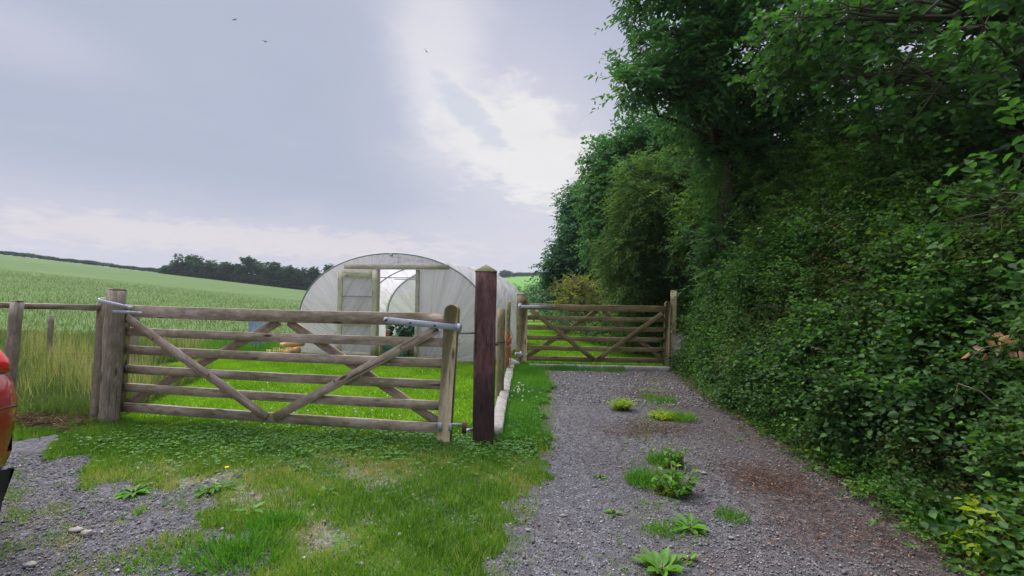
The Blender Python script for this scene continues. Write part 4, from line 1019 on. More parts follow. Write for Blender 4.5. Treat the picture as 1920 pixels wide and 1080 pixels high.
undergrowth('brown and yellow withered shoots where hedge meets gravel', 3.6, 7.4, 520, .034, L_YEL, 262, .3, .16)

k = Mat('brassica_leaf'); v_ = k.attr('var', True); c_ = k.cr(v_, [(0, (0.08, 0.22, 0.11)), (.5, (0.18, 0.38, 0.22)), (1, (0.38, 0.56, 0.42))]); k.set(c_, .5, .3); L_KALE = k.m
rng_ = np.random.default_rng(61)
for i, (s_, d_) in enumerate(((1.98, .85), (2.25, .78), (2.55, .86), (2.82, .80), (2.1, 1.25), (2.42, 1.2), (2.75, 1.25), (2.25, 1.75), (2.65, 1.7))):
    c = TP(s_, .32, d_); root = thing('brassica_plant', 'one of the leafy blue green brassicas crowded in the bed behind the polytunnel doorway', 'plant', c, 'brassicas in the polytunnel')
    m = MB(i); m.tube([c, c+Vector((.01, 0, .16)), c+Vector((0, 0, .3))], 1, 6, [.018, .015, .01]); m.build('stem', TWIG, root)
    n_ = 54; a_ = rng_.uniform(0, 6.28, n_); e_ = rng_.uniform(.1, 1.4, n_); P = np.array(c)+np.stack([np.cos(a_)*.10, np.sin(a_)*.10, rng_.uniform(.06, .36, n_)], 1)
    leaf_mesh('leaves', P, np.stack([np.cos(a_), np.sin(a_), e_-.3], 1), unit(np.stack([-np.cos(a_)*.5, -np.sin(a_)*.5, np.ones(n_)], 1)+rng_.normal(0, .35, (n_, 3))), rng_.uniform(.10, .2, n_), rng_.uniform(.08, .14, n_), L_KALE, root, var=np.clip(rng_.normal(.5, .25, n_), 0, 1), curl=.3)

# ------------------------------------------------------------------ trees over the hedge
TG = 'trees along the hedge'
tree('ash_tree', 'tall ash with dark ivy clad trunk whose branches overhang the drive at the top', 'tree', (3.75, 8.1, .9), (3.35, 7.8, 7.6), .17,
     [((3.15, 6.9, 5.4), (1.35, 1.5, 1.15), 42), ((2.45, 6.9, 5.75), (.78, .9, .75), 20), ((4.1, 7.3, 5.8), (1.8, 1.5, 1.6), 44), ((3.4, 8.0, 4.3), (.8, .6, .6), 12), ((1.72, 6.6, 4.42), (.46, .15, .05), 8), ((2.5, 6.8, 4.6), (.5, .5, .35), 8), ((4.0, 7.4, 4.2), (1.2, .8, .8), 20), ((3.55, 7.85, 3.0), (.30, .30, 1.3), 7)],
     L_ASH, 301, leaf=.11, aspect=.36, clumps=160, cr_=(.22, .5), sprays=24, per=9, slen=.34, droop=.28, group=TG)
tree('sycamore_tree', 'broad dark tree standing behind the ash with its crown against the sky', 'tree', (3.9, 13, .6), (3.4, 13, 5.6), .17,
     [((3.4, 13, 4.3), (1.40, 1.5, 2.0), 50), ((2.55, 12.8, 3.6), (.5, .8, 1.1), 16), ((3.6, 12.8, 2.2), (.6, .8, .9), 14), ((4.5, 12.5, 5.0), (1.4, 1.4, 1.9), 26)],
     L_ASH, 302, leaf=.13, aspect=.6, clumps=150, cr_=(.3, .62), sprays=34, per=8, slen=.38, shape='diamond', group=TG)
tree('distant_ash_tree', 'bluish green tree farthest along the hedge row beyond the far gate', 'tree', (3.6, 21, .3), (3.2, 21, 5.4), .2,
     [((3.5, 21, 4.0), (1.4, 1.8, 2.7), 60), ((2.6, 21, 1.9), (1.2, 1.5, 1.6), 30), ((4.4, 21, 3.5), (1.4, 1.5, 2.5), 20)],
     L_FARTREE, 303, leaf=.19, aspect=.5, clumps=150, cr_=(.3, .75), sprays=34, per=8, slen=.5, shape='diamond', group=TG)
tree('willow_tree', 'pale green fine leaved willow just behind the far gate', 'tree', (3.95, 11.2, .5), (3.6, 11.0, 3.8), .08,
     [((3.5, 11.0, 3.2), (1.2, 1.0, 1.75), 62), ((2.85, 10.9, 2.2), (.65, .7, 1.05), 24), ((3.5, 10.9, 1.4), (.9, .6, .7), 16)],
     L_WILLOW, 304, leaf=.095, aspect=.34, clumps=150, cr_=(.25, .5), sprays=46, per=11, slen=.32, droop=.5, shape='diamond', group=TG, droop_dir=-.15)
tree('hawthorn_tree', 'dark hawthorn with tiny leaves rising from the hedge behind the pale edged post', 'tree', (4.5, 9.3, 1.2), (4.3, 9.2, 4.6), .11,
     [((4.3, 8.9, 2.9), (1.0, 1.0, 1.7), 50), ((4.5, 7.9, 2.4), (.7, .7, .9), 22), ((5.4, 9.0, 3.5), (1.3, 1.1, 1.8), 45)],
     L_THORN, 305, leaf=.075, aspect=.65, clumps=150, cr_=(.25, .6), sprays=46, per=9, slen=.28, shape='diamond', group=TG, vbias=-.05)
tree('blackthorn_tree', 'brownish green blackthorn over the middle of the hedge', 'tree', (5.2, 6.9, 1.8), (5.2, 6.8, 4.3), .09,
     [((4.6, 6.6, 2.8), (1.1, 1.1, 1.05), 50), ((5.9, 6.5, 3.1), (1.3, 1.2, 1.3), 36), ((4.1, 5.4, 2.4), (.6, .8, .7), 22), ((4.0, 4.4, 2.25), (.5, .7, .55), 16)],
     L_THORN, 306, leaf=.06, aspect=.65, clumps=160, cr_=(.25, .55), sprays=46, per=9, slen=.28, shape='diamond', group=TG, vbias=.12)
tree('hazel_tree', 'hazel with large round leaves hanging over the drive at the top right', 'tree', (4.5, 3.9, 1.6), (4.0, 3.9, 4.6), .07,
     [((3.75, 4.1, 3.45), (.85, .9, .8), 34), ((3.2, 4.6, 4.0), (.7, .7, .45), 14), ((4.2, 3.6, 2.7), (.7, .8, .7), 20), ((3.45, 2.95, 2.0), (.35, .4, .55), 10)],
     L_HAZEL, 307, leaf=.082, aspect=.74, vbias=-.12, clumps=80, cr_=(.2, .42), sprays=16, per=6, slen=.26, droop=.22, group=TG)
tree('elm_tree', 'dark elm behind the hazel filling the upper right corner', 'tree', (6.3, 5.8, 1.6), (6.2, 5.7, 5.6), .13,
     [((5.5, 5.6, 4.0), (1.4, 1.2, 1.3), 50), ((6.9, 5.8, 4.2), (1.4, 1.4, 1.7), 40), ((4.8, 6.2, 5.2), (.9, .9, .8), 16)],
     L_HAZEL, 308, leaf=.085, aspect=.6, clumps=88, cr_=(.25, .5), sprays=22, per=8, slen=.28, group=TG, vbias=-.2)
tree('oak_tree', 'dark tree closing the gap behind the hawthorn and the ash trunk', 'tree', (6.6, 12.5, .6), (6.4, 12.4, 6.0), .2,
     [((6.2, 12.4, 3.3), (1.9, 1.4, 1.9), 60), ((8.4, 11.5, 3.0), (2.0, 1.5, 1.7), 50)],
     L_THORN, 310, leaf=.16, aspect=.7, clumps=130, cr_=(.35, .75), sprays=36, per=7, slen=.42, shape='diamond', group=TG, vbias=-.1)
tree('yellow_shrub', 'yellowish shrub behind the left half of the far gate', 'shrub', (2.55, 15.6, .1), (2.4, 15.6, 1.4), .05,
     [((2.35, 15.6, 1.25), (.85, .7, .85), 20)], L_YEL, 309, leaf=.07, aspect=.5, clumps=30, cr_=(.25, .45), sprays=30, per=8, slen=.28, shape='diamond', group='shrubs beyond the far gate')
for i, (x, y, z, rx, rz, mt, lab) in enumerate((
        (3.1, 11.6, .45, .8, .45, L_BRAM, 'low dark shrub on the right beyond the far gate'),
        (2.6, 17.5, .6, 1.1, .75, L_ASH, 'round dark green shrub behind the blue chair'),
        (1.2, 25.0, 1.0, 1.3, 1.0, L_FARTREE, 'leftmost dark shrub seen over the left end of the far gate'),
        (-.4, 29.0, .9, 1.8, 1.0, L_FARTREE, 'wide dark shrub behind the far end of the polytunnel'),
        (2.9, 14.2, .4, .6, .45, L_WILLOW, 'pale low shrub in front of the yellowish shrub'))):
    tree('shrub', lab, 'shrub', (x, y, 0), (x, y, z), .03, [((x, y, z), (rx, rx*.8, rz), 10)], mt, 320+i, leaf=.085, aspect=.55, clumps=22, cr_=(.25, .5), sprays=26, per=8, slen=.28, shape='diamond', group='shrubs beyond the far gate', twigs=False)

# trees and hedge on the ridge
rt = [(318, 503, 1.3, .8), (350, 474, 3.4, 3.0), (388, 488, 2.6, 1.6), (372, 505, 2.0, .9), (425, 494, 3.0, 2.0), (462, 482, 4.2, 2.6), (498, 494, 3.2, 1.8), (517, 490, 2.0, 2.2), (545, 500, 3.4, 1.5), (572, 507, 3.0, 1.2),
      (592, 498, 2.4, 1.8), (622, 492, 2.6, 2.2), (600, 520, 4.0, 1.0), (650, 515, 4.0, 1.6), (690, 520, 4.0, 1.5)]
rl = ['tiny round bush at the left end of the ridge trees', 'tall spreading tree at the left end of the ridge row', 'flat topped tree right of the tallest on the ridge', 'light green bush low in front of the ridge row', 'dense dark tree in the left half of the ridge row', 'wide open crowned tree in the middle of the ridge row', 'dark tree right of the wide open crowned one on the ridge',
      'small pointed tree in the right half of the ridge row', 'low dark tree in the right half of the ridge row', 'lowest thicket in the gap with the bare twigs on the ridge', 'twiggy small tree just left of the tunnel roof on the ridge', 'tree on the ridge touching the tunnel outline', 'dark low bush under the tree by the tunnel outline', 'ridge tree seen dimly through the tunnel film', 'last ridge tree, behind the tunnel']
rng_ = np.random.default_rng(9)
leaf_strip_later = []
for i, ((px, py, w, hh), lab) in enumerate(zip(rt, rl)):
    yy = 126.0; q = D(px, py, yy); zb = gh(q.x, yy); w *= 1.0; top = q.z; cz = (top+zb)/2; rz = max(.7, (top-zb)/2*.85)
    mt = L_FARTREE if i in (3,) else L_RIDGE
    tree('ridge_tree', lab, 'tree', (q.x, yy, zb-.2), (q.x, yy, zb+(top-zb)*.7), .22, [((q.x, yy, zb+(top-zb)*.62), (w*.85, w*.8, (top-zb)*.34), 12), ((q.x, yy, zb+(top-zb)*.22), (w*1.5, w*.8, (top-zb)*.28), 14)],
         mt, 340+i, leaf=.55, aspect=.8, clumps=40, cr_=(.6, 1.2), sprays=30, per=5, slen=.7, shape='diamond', group='trees on the ridge', twigs=False)
def leaf_strip(name, label, cat, pts, h, w, n, leaf, mat, seed, kind=None, group=None):
    rng = np.random.default_rng(seed); pts = np.array(pts, float); seg = np.concatenate([[0], np.cumsum(np.hypot(*np.diff(pts, axis=0).T))])
    t = rng.uniform(0, seg[-1], n); x = np.interp(t, seg, pts[:, 0])+rng.normal(0, w*.4, n); y = np.interp(t, seg, pts[:, 1])+rng.normal(0, w*.4, n)
    hv = h*(.85+.12*np.sin(t*.35+seed)+.10*np.sin(t*1.1)); z = terrain(x, y)+rng.uniform(0, 1, n)*hv
    P = np.stack([x, y, z], 1); Dd = unit(rng.normal(0, 1, P.shape)+np.array([0, 0, .3])); Nn = unit(rng.normal(0, 1, P.shape)+np.array([0, -.6, .6]))
    var = np.clip(.5*pn(x*.15, y*.1, seed)+.5*rng.random(n), 0, 1); c = tuple(P.mean(0)*[1, 1, 0]+np.array([0, 0, gh(*P.mean(0)[:2])]))
    o = leaf_mesh(name, P, Dd, Nn, leaf*(.6+.8*rng.random(n)), leaf*.7, mat, None, c, 'diamond', var=var); return tag(o, label, cat, group, kind)
hp = [D(px, py, 131.0) for px, py in ((-260, 480), (-100, 476), (0, 478), (160, 490), (330, 506))]
leaf_strip('ridge_hedge', 'long thin dark hedge along the top of the left hayfield', 'hedge', [(q.x, q.y) for q in hp], 1.0, 1.2, 16000, .30, L_RIDGE, 400)
hp = [D(px, py, 125.0) for px, py in ((335, 510), (430, 515), (520, 527), (620, 535), (720, 540))]
leaf_strip('ridge_thicket', 'dark thicket filling the foot of the ridge tree row', 'thicket', [(q.x, q.y) for q in hp], 2.3, 2.0, 13000, .5, L_RIDGE, 402)
hp = [(x, 322) for x in range(-60, 60, 12)]
leaf_strip('hilltop_hedge', 'dark hedge line on the far hill right of the dark red post', 'hedge', hp, 2.2, 2.0, 9000, .9, L_RIDGE, 401)
for i, (px, py, w) in enumerate(((949, 509, 4.6), (986, 516, 3.2))):
    q = D(px, py, 322); zb = gh(q.x, 322)
    tree('hilltop_tree', ['dome shaped tree on the far hill, nearest the dark red post', 'small tree on the far hill beside the dark hedgerow trees'][i], 'tree', (q.x, 322, zb), (q.x, 322, zb+(q.z-zb)*.6), .4,
         [((q.x, 322, zb+(q.z-zb)*.62), (w*.8, w*.7, (q.z-zb)*.28), 10)], L_RIDGE, 410+i, leaf=.8, aspect=.8, clumps=26, cr_=(1.0, 1.7), sprays=16, per=5, slen=1.2, shape='diamond', group='trees on the far hill', twigs=False)

# ------------------------------------------------------------------ grass
def blades(name, label, fn, n, box, ln, wd, mat, seed, shape='tri', lean=.5, dens=None, zf=None, hmul=None, cat='grass', vfn=None):
    rng = np.random.default_rng(seed); x = rng.uniform(box[0], box[1], n); y = rng.uniform(box[2], box[3], n)
    keep = fn(x, y)
    if dens is not None: keep &= rng.random(n) < dens(x, y)
    x, y = x[keep], y[keep]; n = len(x); z = (zf(x, y) if zf else np.zeros(n))-.006
    a = rng.uniform(0, 2*math.pi, n); le = np.abs(rng.normal(0, lean, n))
    Dd = unit(np.stack([np.cos(a)*le, np.sin(a)*le, np.ones(n)], 1)); Nn = unit(np.stack([rng.normal(0, 1, n), rng.normal(0, 1, n)-.3, np.full(n, .25)], 1))
    L = rng.uniform(ln[0], ln[1], n)*(hmul(x, y) if hmul is not None else 1)
    if vfn is not None: var = np.clip(vfn(x, y)+rng.normal(0, .2, n), 0, 1)
    else: var = np.clip(.5*pn(x*1.3, y*1.3, seed)+.5*rng.random(n), 0, 1)
    o = leaf_mesh(name, np.stack([x, y, z], 1), Dd, Nn, L, wd*rng.uniform(.7, 1.3, n), mat, None, (float(x.mean()), float(y.mean()), 0), shape, var=var, curl=.35)
    return tag(o, label, cat, kind='stuff')
# bareness: straw coloured worn turf between the yard and the green
def worn(x, y):
    w = np.exp(-(((x+2.1+.25*np.sin(3*y))/1.45)**2+((y-3.65-.2*(x+2))/.5)**2))*.95
    w += .7*np.exp(-(((x+1.2)/.38)**2+((y-2.75)/.4)**2))
    w += .55*np.exp(-(((x-.12)/.16)**2))*(y < 4.3)
    return np.clip(w*(.5+.9*pn(x*1.5, y*1.9, 3)), 0, 1)
def turf_v(x, y): return .10+.26*pn(x*.8, y*1.2, 8)+.22*pn(x*4, y*4.4, 2)**2+.55*worn(x, y)
def edge_d(x, y): return np.clip(1.0-.78*worn(x, y)*pn(x*2.3, y*2.6, 5)*1.7, .08, 1)
blades('turf_grass', 'short green and straw coloured grass in front of the near gate', lambda x, y: is_turf(x, y), 250000, (-5.6, 1.1, 1.9, 5.2), (.025, .075), .0066, G_TURF, 501, dens=edge_d, vfn=turf_v, lean=.75, hmul=lambda x, y: .6+.8*pn(x*2.6, y*3.3, 4))
blades('verge_grass', 'lush grass strip between the kerb stones and the gravel drive', lambda x, y: is_turf(x, y) & (x > -.1), 42000, (-.1, 1.3, 4.6, 9.1), (.05, .15), .008, G_LONG, 502, lean=.6)
def fringe(x, y): 
    a = np.abs(x-drive_left(y)); return (a < .22) & (y < 9)
blades('edge_grass', 'ragged grass along the left edge of the gravel drive', fringe, 46000, (-.6, 1.2, 1.9, 9.0), (.03, .11), .006, G_TURF, 503, dens=lambda x, y: (.8*pn(x*6, y*5, 2)+.15)*np.exp(-(np.maximum(0, x-drive_left(y))/.11)**2), lean=.8, vfn=lambda x, y: .3+.4*pn(x*2, y*2, 1))
blades('yard_grass', 'thin straw grass scattered over the edge of the gravel yard', lambda x, y: is_yard(x, y), 60000, (-4.5, .2, 1.9, 4.0), (.02, .05), .0055, G_TURF, 504,
       dens=lambda x, y: np.clip((pn(x*2.2, y*2.6, 6)-.55)*2.2, 0, 1)*.8+.015, lean=.9, vfn=lambda x, y: .35+.55*pn(x*3, y*2, 7))
blades('lawn_grass', 'bright short mown grass behind the near gate', lambda x, y: is_lawn(x, y), 200000, (-7, .1, 4.7, 10.8), (.022, .05), .0095, G_LAWN, 505, lean=.8)
blades('far_lawn_grass', 'bright mown grass beyond the far gate', lambda x, y: is_lawn(x, y) & (y > 9.3), 60000, (-.3, 3.7, 9.2, 22), (.03, .06), .018, G_LAWN, 506, lean=.8, hmul=lambda x, y: 1+.05*(y-9))
def rough(x, y): return (x < -6.3+.3*np.sin(y*1.3)) & (x > -16) | ((x < -4.25-.28*(y-5)) & (y < 8) & (x > -16))
ter = lambda x, y: terrain(x, y)
blades('rough_grass', 'tall rough grass behind the fence rail', lambda x, y: rough(x, y), 130000, (-13, -4.2, 5.15, 12.5), (.08, .28), .0085, G_MEAD, 507, shape='blade', lean=.35, zf=ter, hmul=lambda x, y: .55+.7*pn(x, y, 1), vfn=lambda x, y: .0+.30*pn(x*.7, y, 2), dens=lambda x, y: np.clip((13.2-y)/4, 0, 1))
blades('seeding_grass', 'pinkish tan flowering grass heads behind the fence rail', lambda x, y: rough(x, y) & (y > 5.6), 52000, (-13, -4.3, 5.4, 11.5), (.28, .60), .0050, G_MEAD, 508, lean=.3, zf=ter, dens=lambda x, y: pn(x*1.1, y*.9, 4)**1.8*np.clip((12-y)/5, 0, 1), vfn=lambda x, y: .62+.3*pn(x*.7, y, 2))
blades('meadow_grass', 'hay meadow grass on the rising field at the left', lambda x, y: (x < -.45*y+1.5) & (x > -1.25*y-4), 190000, (-62, -5.5, 7.5, 48), (.08, .18), .018, G_MEAD, 509, lean=.5, zf=ter, vfn=lambda x, y: .22+.25*pn(x*.25, y*.2, 2), dens=lambda x, y: np.clip(1.25-y/42, .1, 1)*np.clip((y-7.5)/5, 0, 1)*((x < -6.4) | (y > 13)))
blades('hedge_foot_grass', 'grass growing at the foot of the hedge', lambda x, y: (np.abs(x-bank_x(y)-.10) < .30+.08*np.sin(y*3)), 60000, (2.0, 4.0, .8, 9.0), (.08, .36), .007, G_LONG, 510, shape='blade', lean=.5,
       dens=lambda x, y: np.clip(.35+.9*pn(x, y*1.4, 9)-.5*(y > 6.6), .08, 1), vfn=lambda x, y: .1+.35*pn(x, y*2, 3))
blades('tunnel_foot_grass', 'long grass around the left foot of the polytunnel and the blue container', lambda x, y: (np.abs(x+5.9+.3*(y-10.5)) < 1.0) & (y > 9.9) & (x < -4.9), 12000, (-7.4, -4.4, 9.9, 12.2), (.12, .36), .012, G_LONG, 511, lean=.3)
blades('far_gate_grass', 'uneven grass along the kerb under the far gate', lambda x, y: (np.abs(y-9.35) < .14) & (x > -.1) | ((np.abs(y-9.03) < .12) & (x < 2.2)), 11000, (-.1, 3.2, 8.85, 9.55), (.06, .17), .009, G_LONG, 512, lean=.45, dens=lambda x, y: np.clip(1.3-.35*x, .15, 1))
# clover
def clover(name, label, fn, n, box, seed, sz=.016):
    rng = np.random.default_rng(seed); x = rng.uniform(box[0], box[1], n); y = rng.uniform(box[2], box[3], n); kp = fn(x, y) & (rng.random(n) < .25+pn(x*2, y*3, seed)); x, y = x[kp], y[kp]; n = len(x)
    z = rng.uniform(.012, .05, n); a0 = rng.uniform(0, 6.28, n); P = []; Dd = []; 
    for j in range(3):
        a = a0+j*2.09; P.append(np.stack([x, y, z], 1)); Dd.append(np.stack([np.cos(a), np.sin(a), rng.uniform(-.1, .25, n)], 1))
    v = np.tile(np.clip(.6*pn(x*2, y*2, 3)+.4*rng.random(n), 0, 1), 3); P = np.concatenate(P); Dd = np.concatenate(Dd)
    Nn = unit(np.array([0, 0, 1.])+rng.normal(0, .25, P.shape)); o = leaf_mesh(name, P, Dd, Nn, sz*(.8+.5*rng.random(len(P))), sz*.95, G_CLOV, None, (float(x.mean()), float(y.mean()), 0), 'oval', fold=.1, var=v)
    return tag(o, label, 'clover', kind='stuff')
clover('clover', 'dark green clover under and in front of the near gate', lambda x, y: (np.random.default_rng(1).random(len(x)) < np.exp(-((y-4.5)/.42)**2)*np.clip((x+4.2)/1.2, 0, 1)) & (x < .25) & is_turf(x, y), 14000, (-4.2, .25, 3.5, 5.2), 520, .018)
clover('clover', 'clover with white flowers beside the kerb stones', lambda x, y: is_turf(x, y) & (x > -.05) & (np.random.default_rng(2).random(len(x)) < np.clip((y-4.4)/.6, 0, 1)*np.clip((8.2-y)/1.5, 0, 1)), 9000, (-.05, 1.0, 4.3, 8.2), 521, .024)
def flowers(name, label, mat, pts, r, seed, group):
    for i, (x, y, z) in enumerate(pts):
        m = MB(seed+i); root = None
        V = [(x+r*math.cos(a)*math.cos(e), y+r*math.sin(a)*math.cos(e), z+r*math.sin(e)) for e in (-.9, -.2, .5, 1.2) for a in np.linspace(0, 2*math.pi, 8, endpoint=False)]
        m.add(V, [(q*8+j, q*8+(j+1) % 8, (q+1)*8+(j+1) % 8, (q+1)*8+j) for q in range(3) for j in range(8)]); m.tube([(x, y, 0), (x+.004, y, z)], .0015, 3)
        yield m
rg = np.random.default_rng(77); allm = MB(0)
for (cx, cy, sx, sy, n_) in ((-1.55, 5.35, .75, .15, 12), (.12, 6.7, .18, .35, 40), (-3.2, 6.3, 1.1, .5, 5)):
    for m in flowers('f', '', PETAL, [(rg.normal(cx, sx), max(4.75, rg.normal(cy, sy)), rg.uniform(.05, .11)) for _ in range(n_)], .011, 1, ''):
        for v_, g_ in zip(m.V, m.G): pass
        base_n = allm.n
        off = 0
        for v_, g_ in zip(m.V, m.G): allm.V.append(v_); allm.G.append(g_)
        for f_ in m.Fq: allm.Fq.append(f_+base_n)
        for f_ in m.Ft: allm.Ft.append(f_+base_n)
        allm.n += m.n
o = allm.build('clover_flowers', PETAL, loc=(-.5, 6, 0), smooth=True); tag(o, 'small white clover flower heads scattered in the grass', 'flowers', kind='stuff')

# ------------------------------------------------------------------ weeds
def rosette(name, label, c, nl, ln, wd, mat, seed, up=.35, cat='weed', group='weeds in the gravel', stalks=0):
    rng = np.random.default_rng(seed); c = Vector(c); root = thing(name, label, cat, c, group)
    a = np.linspace(0, 2*math.pi*2.4, nl)+rng.normal(0, .25, nl); e = rng.uniform(up*.3, up*1.6, nl)
    Dd = np.stack([np.cos(a), np.sin(a), e], 1); P = np.array(c)+Dd*np.array([.012, .012, .006])+np.array([0, 0, .004]); Nn = unit(np.stack([-np.cos(a)*.4, -np.sin(a)*.4, np.ones(nl)], 1)+rng.normal(0, .12, (nl, 3)))
    leaf_mesh('leaves', P, Dd, Nn, ln*rng.uniform(.6, 1.15, nl), wd*rng.uniform(.8, 1.2, nl), mat, root, shape='oval', fold=.18, var=np.clip(.5+rng.normal(0, .2, nl), 0, 1), curl=.22)
    m = MB(seed); m.tube([c, c+Vector((0, 0, .03))], .008, 6); m.build('root_crown', TWIG, root)
    return root
def leafy(name, label, c, nst, h, spread, leaf, mat, seed, aspect=.6, per=9, cat='weed', group='weeds in the gravel', droop=.1, rx=1.0, fs=1.0):
    rng = np.random.default_rng(seed); c = Vector(c); root = thing(name, label, cat, c, group)
    a = rng.uniform(0, 6.28, nst); r = spread*np.sqrt(rng.random(nst)); S0 = np.stack([c.x+np.cos(a)*r*.45*rx, c.y+np.sin(a)*r*.45, np.full(nst, c.z)], 1)
    D0 = unit(np.stack([np.cos(a)*r*rx, np.sin(a)*r, np.full(nst, h)], 1)+rng.normal(0, .03, (nst, 3)))
    P, ld, nn, size, var = spray_leaves(rng, S0, D0, np.hypot(h, spread*.5)*rng.uniform(.5, 1.1, nst), per, leaf, droop, flat=.9)
    leaf_mesh('leaves', P, ld, nn, size, size*aspect, mat, root, shape='oval', var=var, curl=.12)
    m = MB(seed)
    for s, d in zip(S0, D0): m.tube([tuple(s), tuple(s+d*h*.5*fs), tuple(s+d*h*fs)], 1, 4, [.0035, .003, .002])
    m.build('stems', TWIG, root); return root
def tuft(label, c, n, h, r, mat, seed, rx=1.0, wd=.006):
    rng = np.random.default_rng(seed); c = Vector(c); root = None
    a = rng.uniform(0, 6.28, n); rr = r*rng.random(n)**.7; P = np.stack([c.x+np.cos(a)*rr*rx, c.y+np.sin(a)*rr, np.full(n, c.z-.004)], 1)
    Dd = unit(np.stack([np.cos(a)*.6*rr/r, np.sin(a)*.6*rr/r, np.ones(n)], 1)+rng.normal(0, .25, (n, 3))); Nn = unit(rng.normal(0, 1, (n, 3))+np.array([0, -.4, .4]))
    o = leaf_mesh('grass_tuft', P, Dd, Nn, h*rng.uniform(.5, 1.15, n), wd, mat, None, tuple(c), 'blade', var=np.clip(.55+rng.normal(0, .22, n), 0, 1), curl=.3)
    return tag(o, label, 'grass tuft', 'grass tufts in the gravel')
leafy('mounded_weed', 'round lime green cushion weed in the far part of the drive', G(1165, 768), 110, .16, .15, .026, L_LIME, 601, per=12, fs=.5)
leafy('mounded_weed', 'lime green cushion weed joined to a bright grass tuft on the drive', G(1243, 784), 100, .10, .17, .024, L_LIME, 602, per=12, fs=.5)
tuft('bright grass tuft at the right side of a lime green cushion weed', G(1278, 786), 420, .11, .15, L_WEED, 603)
tuft('thin green tuft farthest up the gravel drive near brown litter', G(1240, 752), 300, .09, .14, G_LONG, 604, rx=1.4)
tuft('grass tuft on the left side of the big weed clump in the drive', G(1212, 905), 650, .11, .15, G_LONG, 605)
tuft('grass tuft behind the big weed clump in the drive', G(1245, 868), 420, .11, .13, G_LONG, 606)
leafy('broadleaf_weed', 'tallest broad leaved weed in the big clump on the drive', G(1268, 925), 22, .20, .17, .062, L_WEED, 607, aspect=.6, per=8)
leafy('broadleaf_weed', 'pale leaved weed at the back of the big clump on the drive', G(1262, 872), 14, .17, .12, .05, L_WEED, 608, aspect=.7, per=8)
leafy('broadleaf_weed', 'small yellow weed at the front left of the big clump on the drive', G(1248, 926), 12, .08, .07, .032, L_LIME, 609, per=7)
rosette('dock_weed', 'leafy rosette on the drive just below the big weed clump', G(1293, 990), 16, .125, .045, L_WEED, 610, .5)
rosette('dock_weed', 'large bright rosette at the bottom edge of the drive', G(1240, 1072), 20, .15, .05, L_WEED, 611, .6)
rosette('dock_weed', 'small leafy sprig right of the bottom rosette on the drive', G(1292, 1052), 8, .07, .028, L_WEED, 612, .6)
rosette('dock_weed', 'tiny flat weed on the left of the drive beside the grass', G(1125, 896), 9, .06, .02, L_WEED, 613, .3)
rosette('dock_weed', 'tiny flat weed in the middle of the drive left of the rosettes', G(1150, 964), 11, .06, .022, L_WEED, 614, .3)
tuft('sparse grass tuft left of the lower rosette', G(1243, 998), 260, .05, .10, L_WEED, 615, rx=1.3)
tuft('dull sparse grass tuft right of the rosette in the dark gravel', G(1370, 970), 200, .06, .10, G_LONG, 616)
tuft('pale green sprig near the brown litter at the far end of the drive', G(1215, 745), 160, .07, .10, L_WEED, 617)
for i, (px, py, nl, ln, lab) in enumerate(((250, 925, 22, .12, 'flat plantain patch alone on the gravel yard'), (415, 915, 18, .11, 'dark leaved weed with a yellow flower at the yard edge'), (390, 922, 12, .10, 'low weed left of the yellow flowered one'), (560, 880, 12, .08, 'small flat weed in the worn turf'), (470, 960, 12, .10, 'flat weed in the straw coloured grass by the yard'), (610, 925, 12, .08, 'small dock weed in the green turf'))):
    rosette('plantain_weed', lab, G(px, py), nl, ln, .034, G_LONG if i else L_WEED, 620+i, .3, group='weeds in the turf and yard')
for i, (px, py, n_, h, lab) in enumerate(((450, 1040, 900, .10, 'thick grass tuft at the bottom left of the turf'), (330, 1020, 300, .06, 'straw grass tuft surrounded by yard gravel'), (255, 1056, 160, .04, 'yellow green sprout at the bottom of the yard'), (300, 1058, 120, .04, 'second sprout at the bottom of the yard, right of the yellow green one'), (520, 985, 500, .09, 'dark grass tuft between yard gravel and green turf'), (380, 880, 300, .06, 'low tuft on the upper edge of the yard'))):
    tuft(lab, G(px, py), n_, h, .20 if i == 0 else .12, G_TURF if i in (1, 5) else (L_WEED if i in (2, 3) else G_LONG), 640+i, rx=1.4)
m = MB(1); q = G(425, 903); m.tube([q, q+Vector((0, 0, .10))], .0015, 4); m.tube([q+Vector((0, 0, .10)), q+Vector((0, 0, .112))], .014, 10); o = m.build('yellow_flower', YPETAL, loc=tuple(q)); tag(o, 'single yellow flower above the dark weed at the yard edge', 'flower')
c0, c1 = G(1235, 1075), G(1225, 745)
def midline(x, y): return np.abs(x-(c0.x+(c1.x-c0.x)*(y-c0.y)/(c1.y-c0.y)))
blades('drive_grass', 'thin straggling grass along the middle of the gravel drive', lambda x, y: is_drive(x, y) & (midline(x, y) < .4), 60000, (.2, 2.6, 2.2, 8.0), (.02, .06), .005, G_TURF, 530, lean=1.0, dens=lambda x, y: np.exp(-(midline(x, y)/.2)**2)*np.clip(pn(x*3, y*2.2, 3)-.35, 0, 1)*.9, vfn=lambda x, y: .25+.5*pn(x*4, y*3, 2))
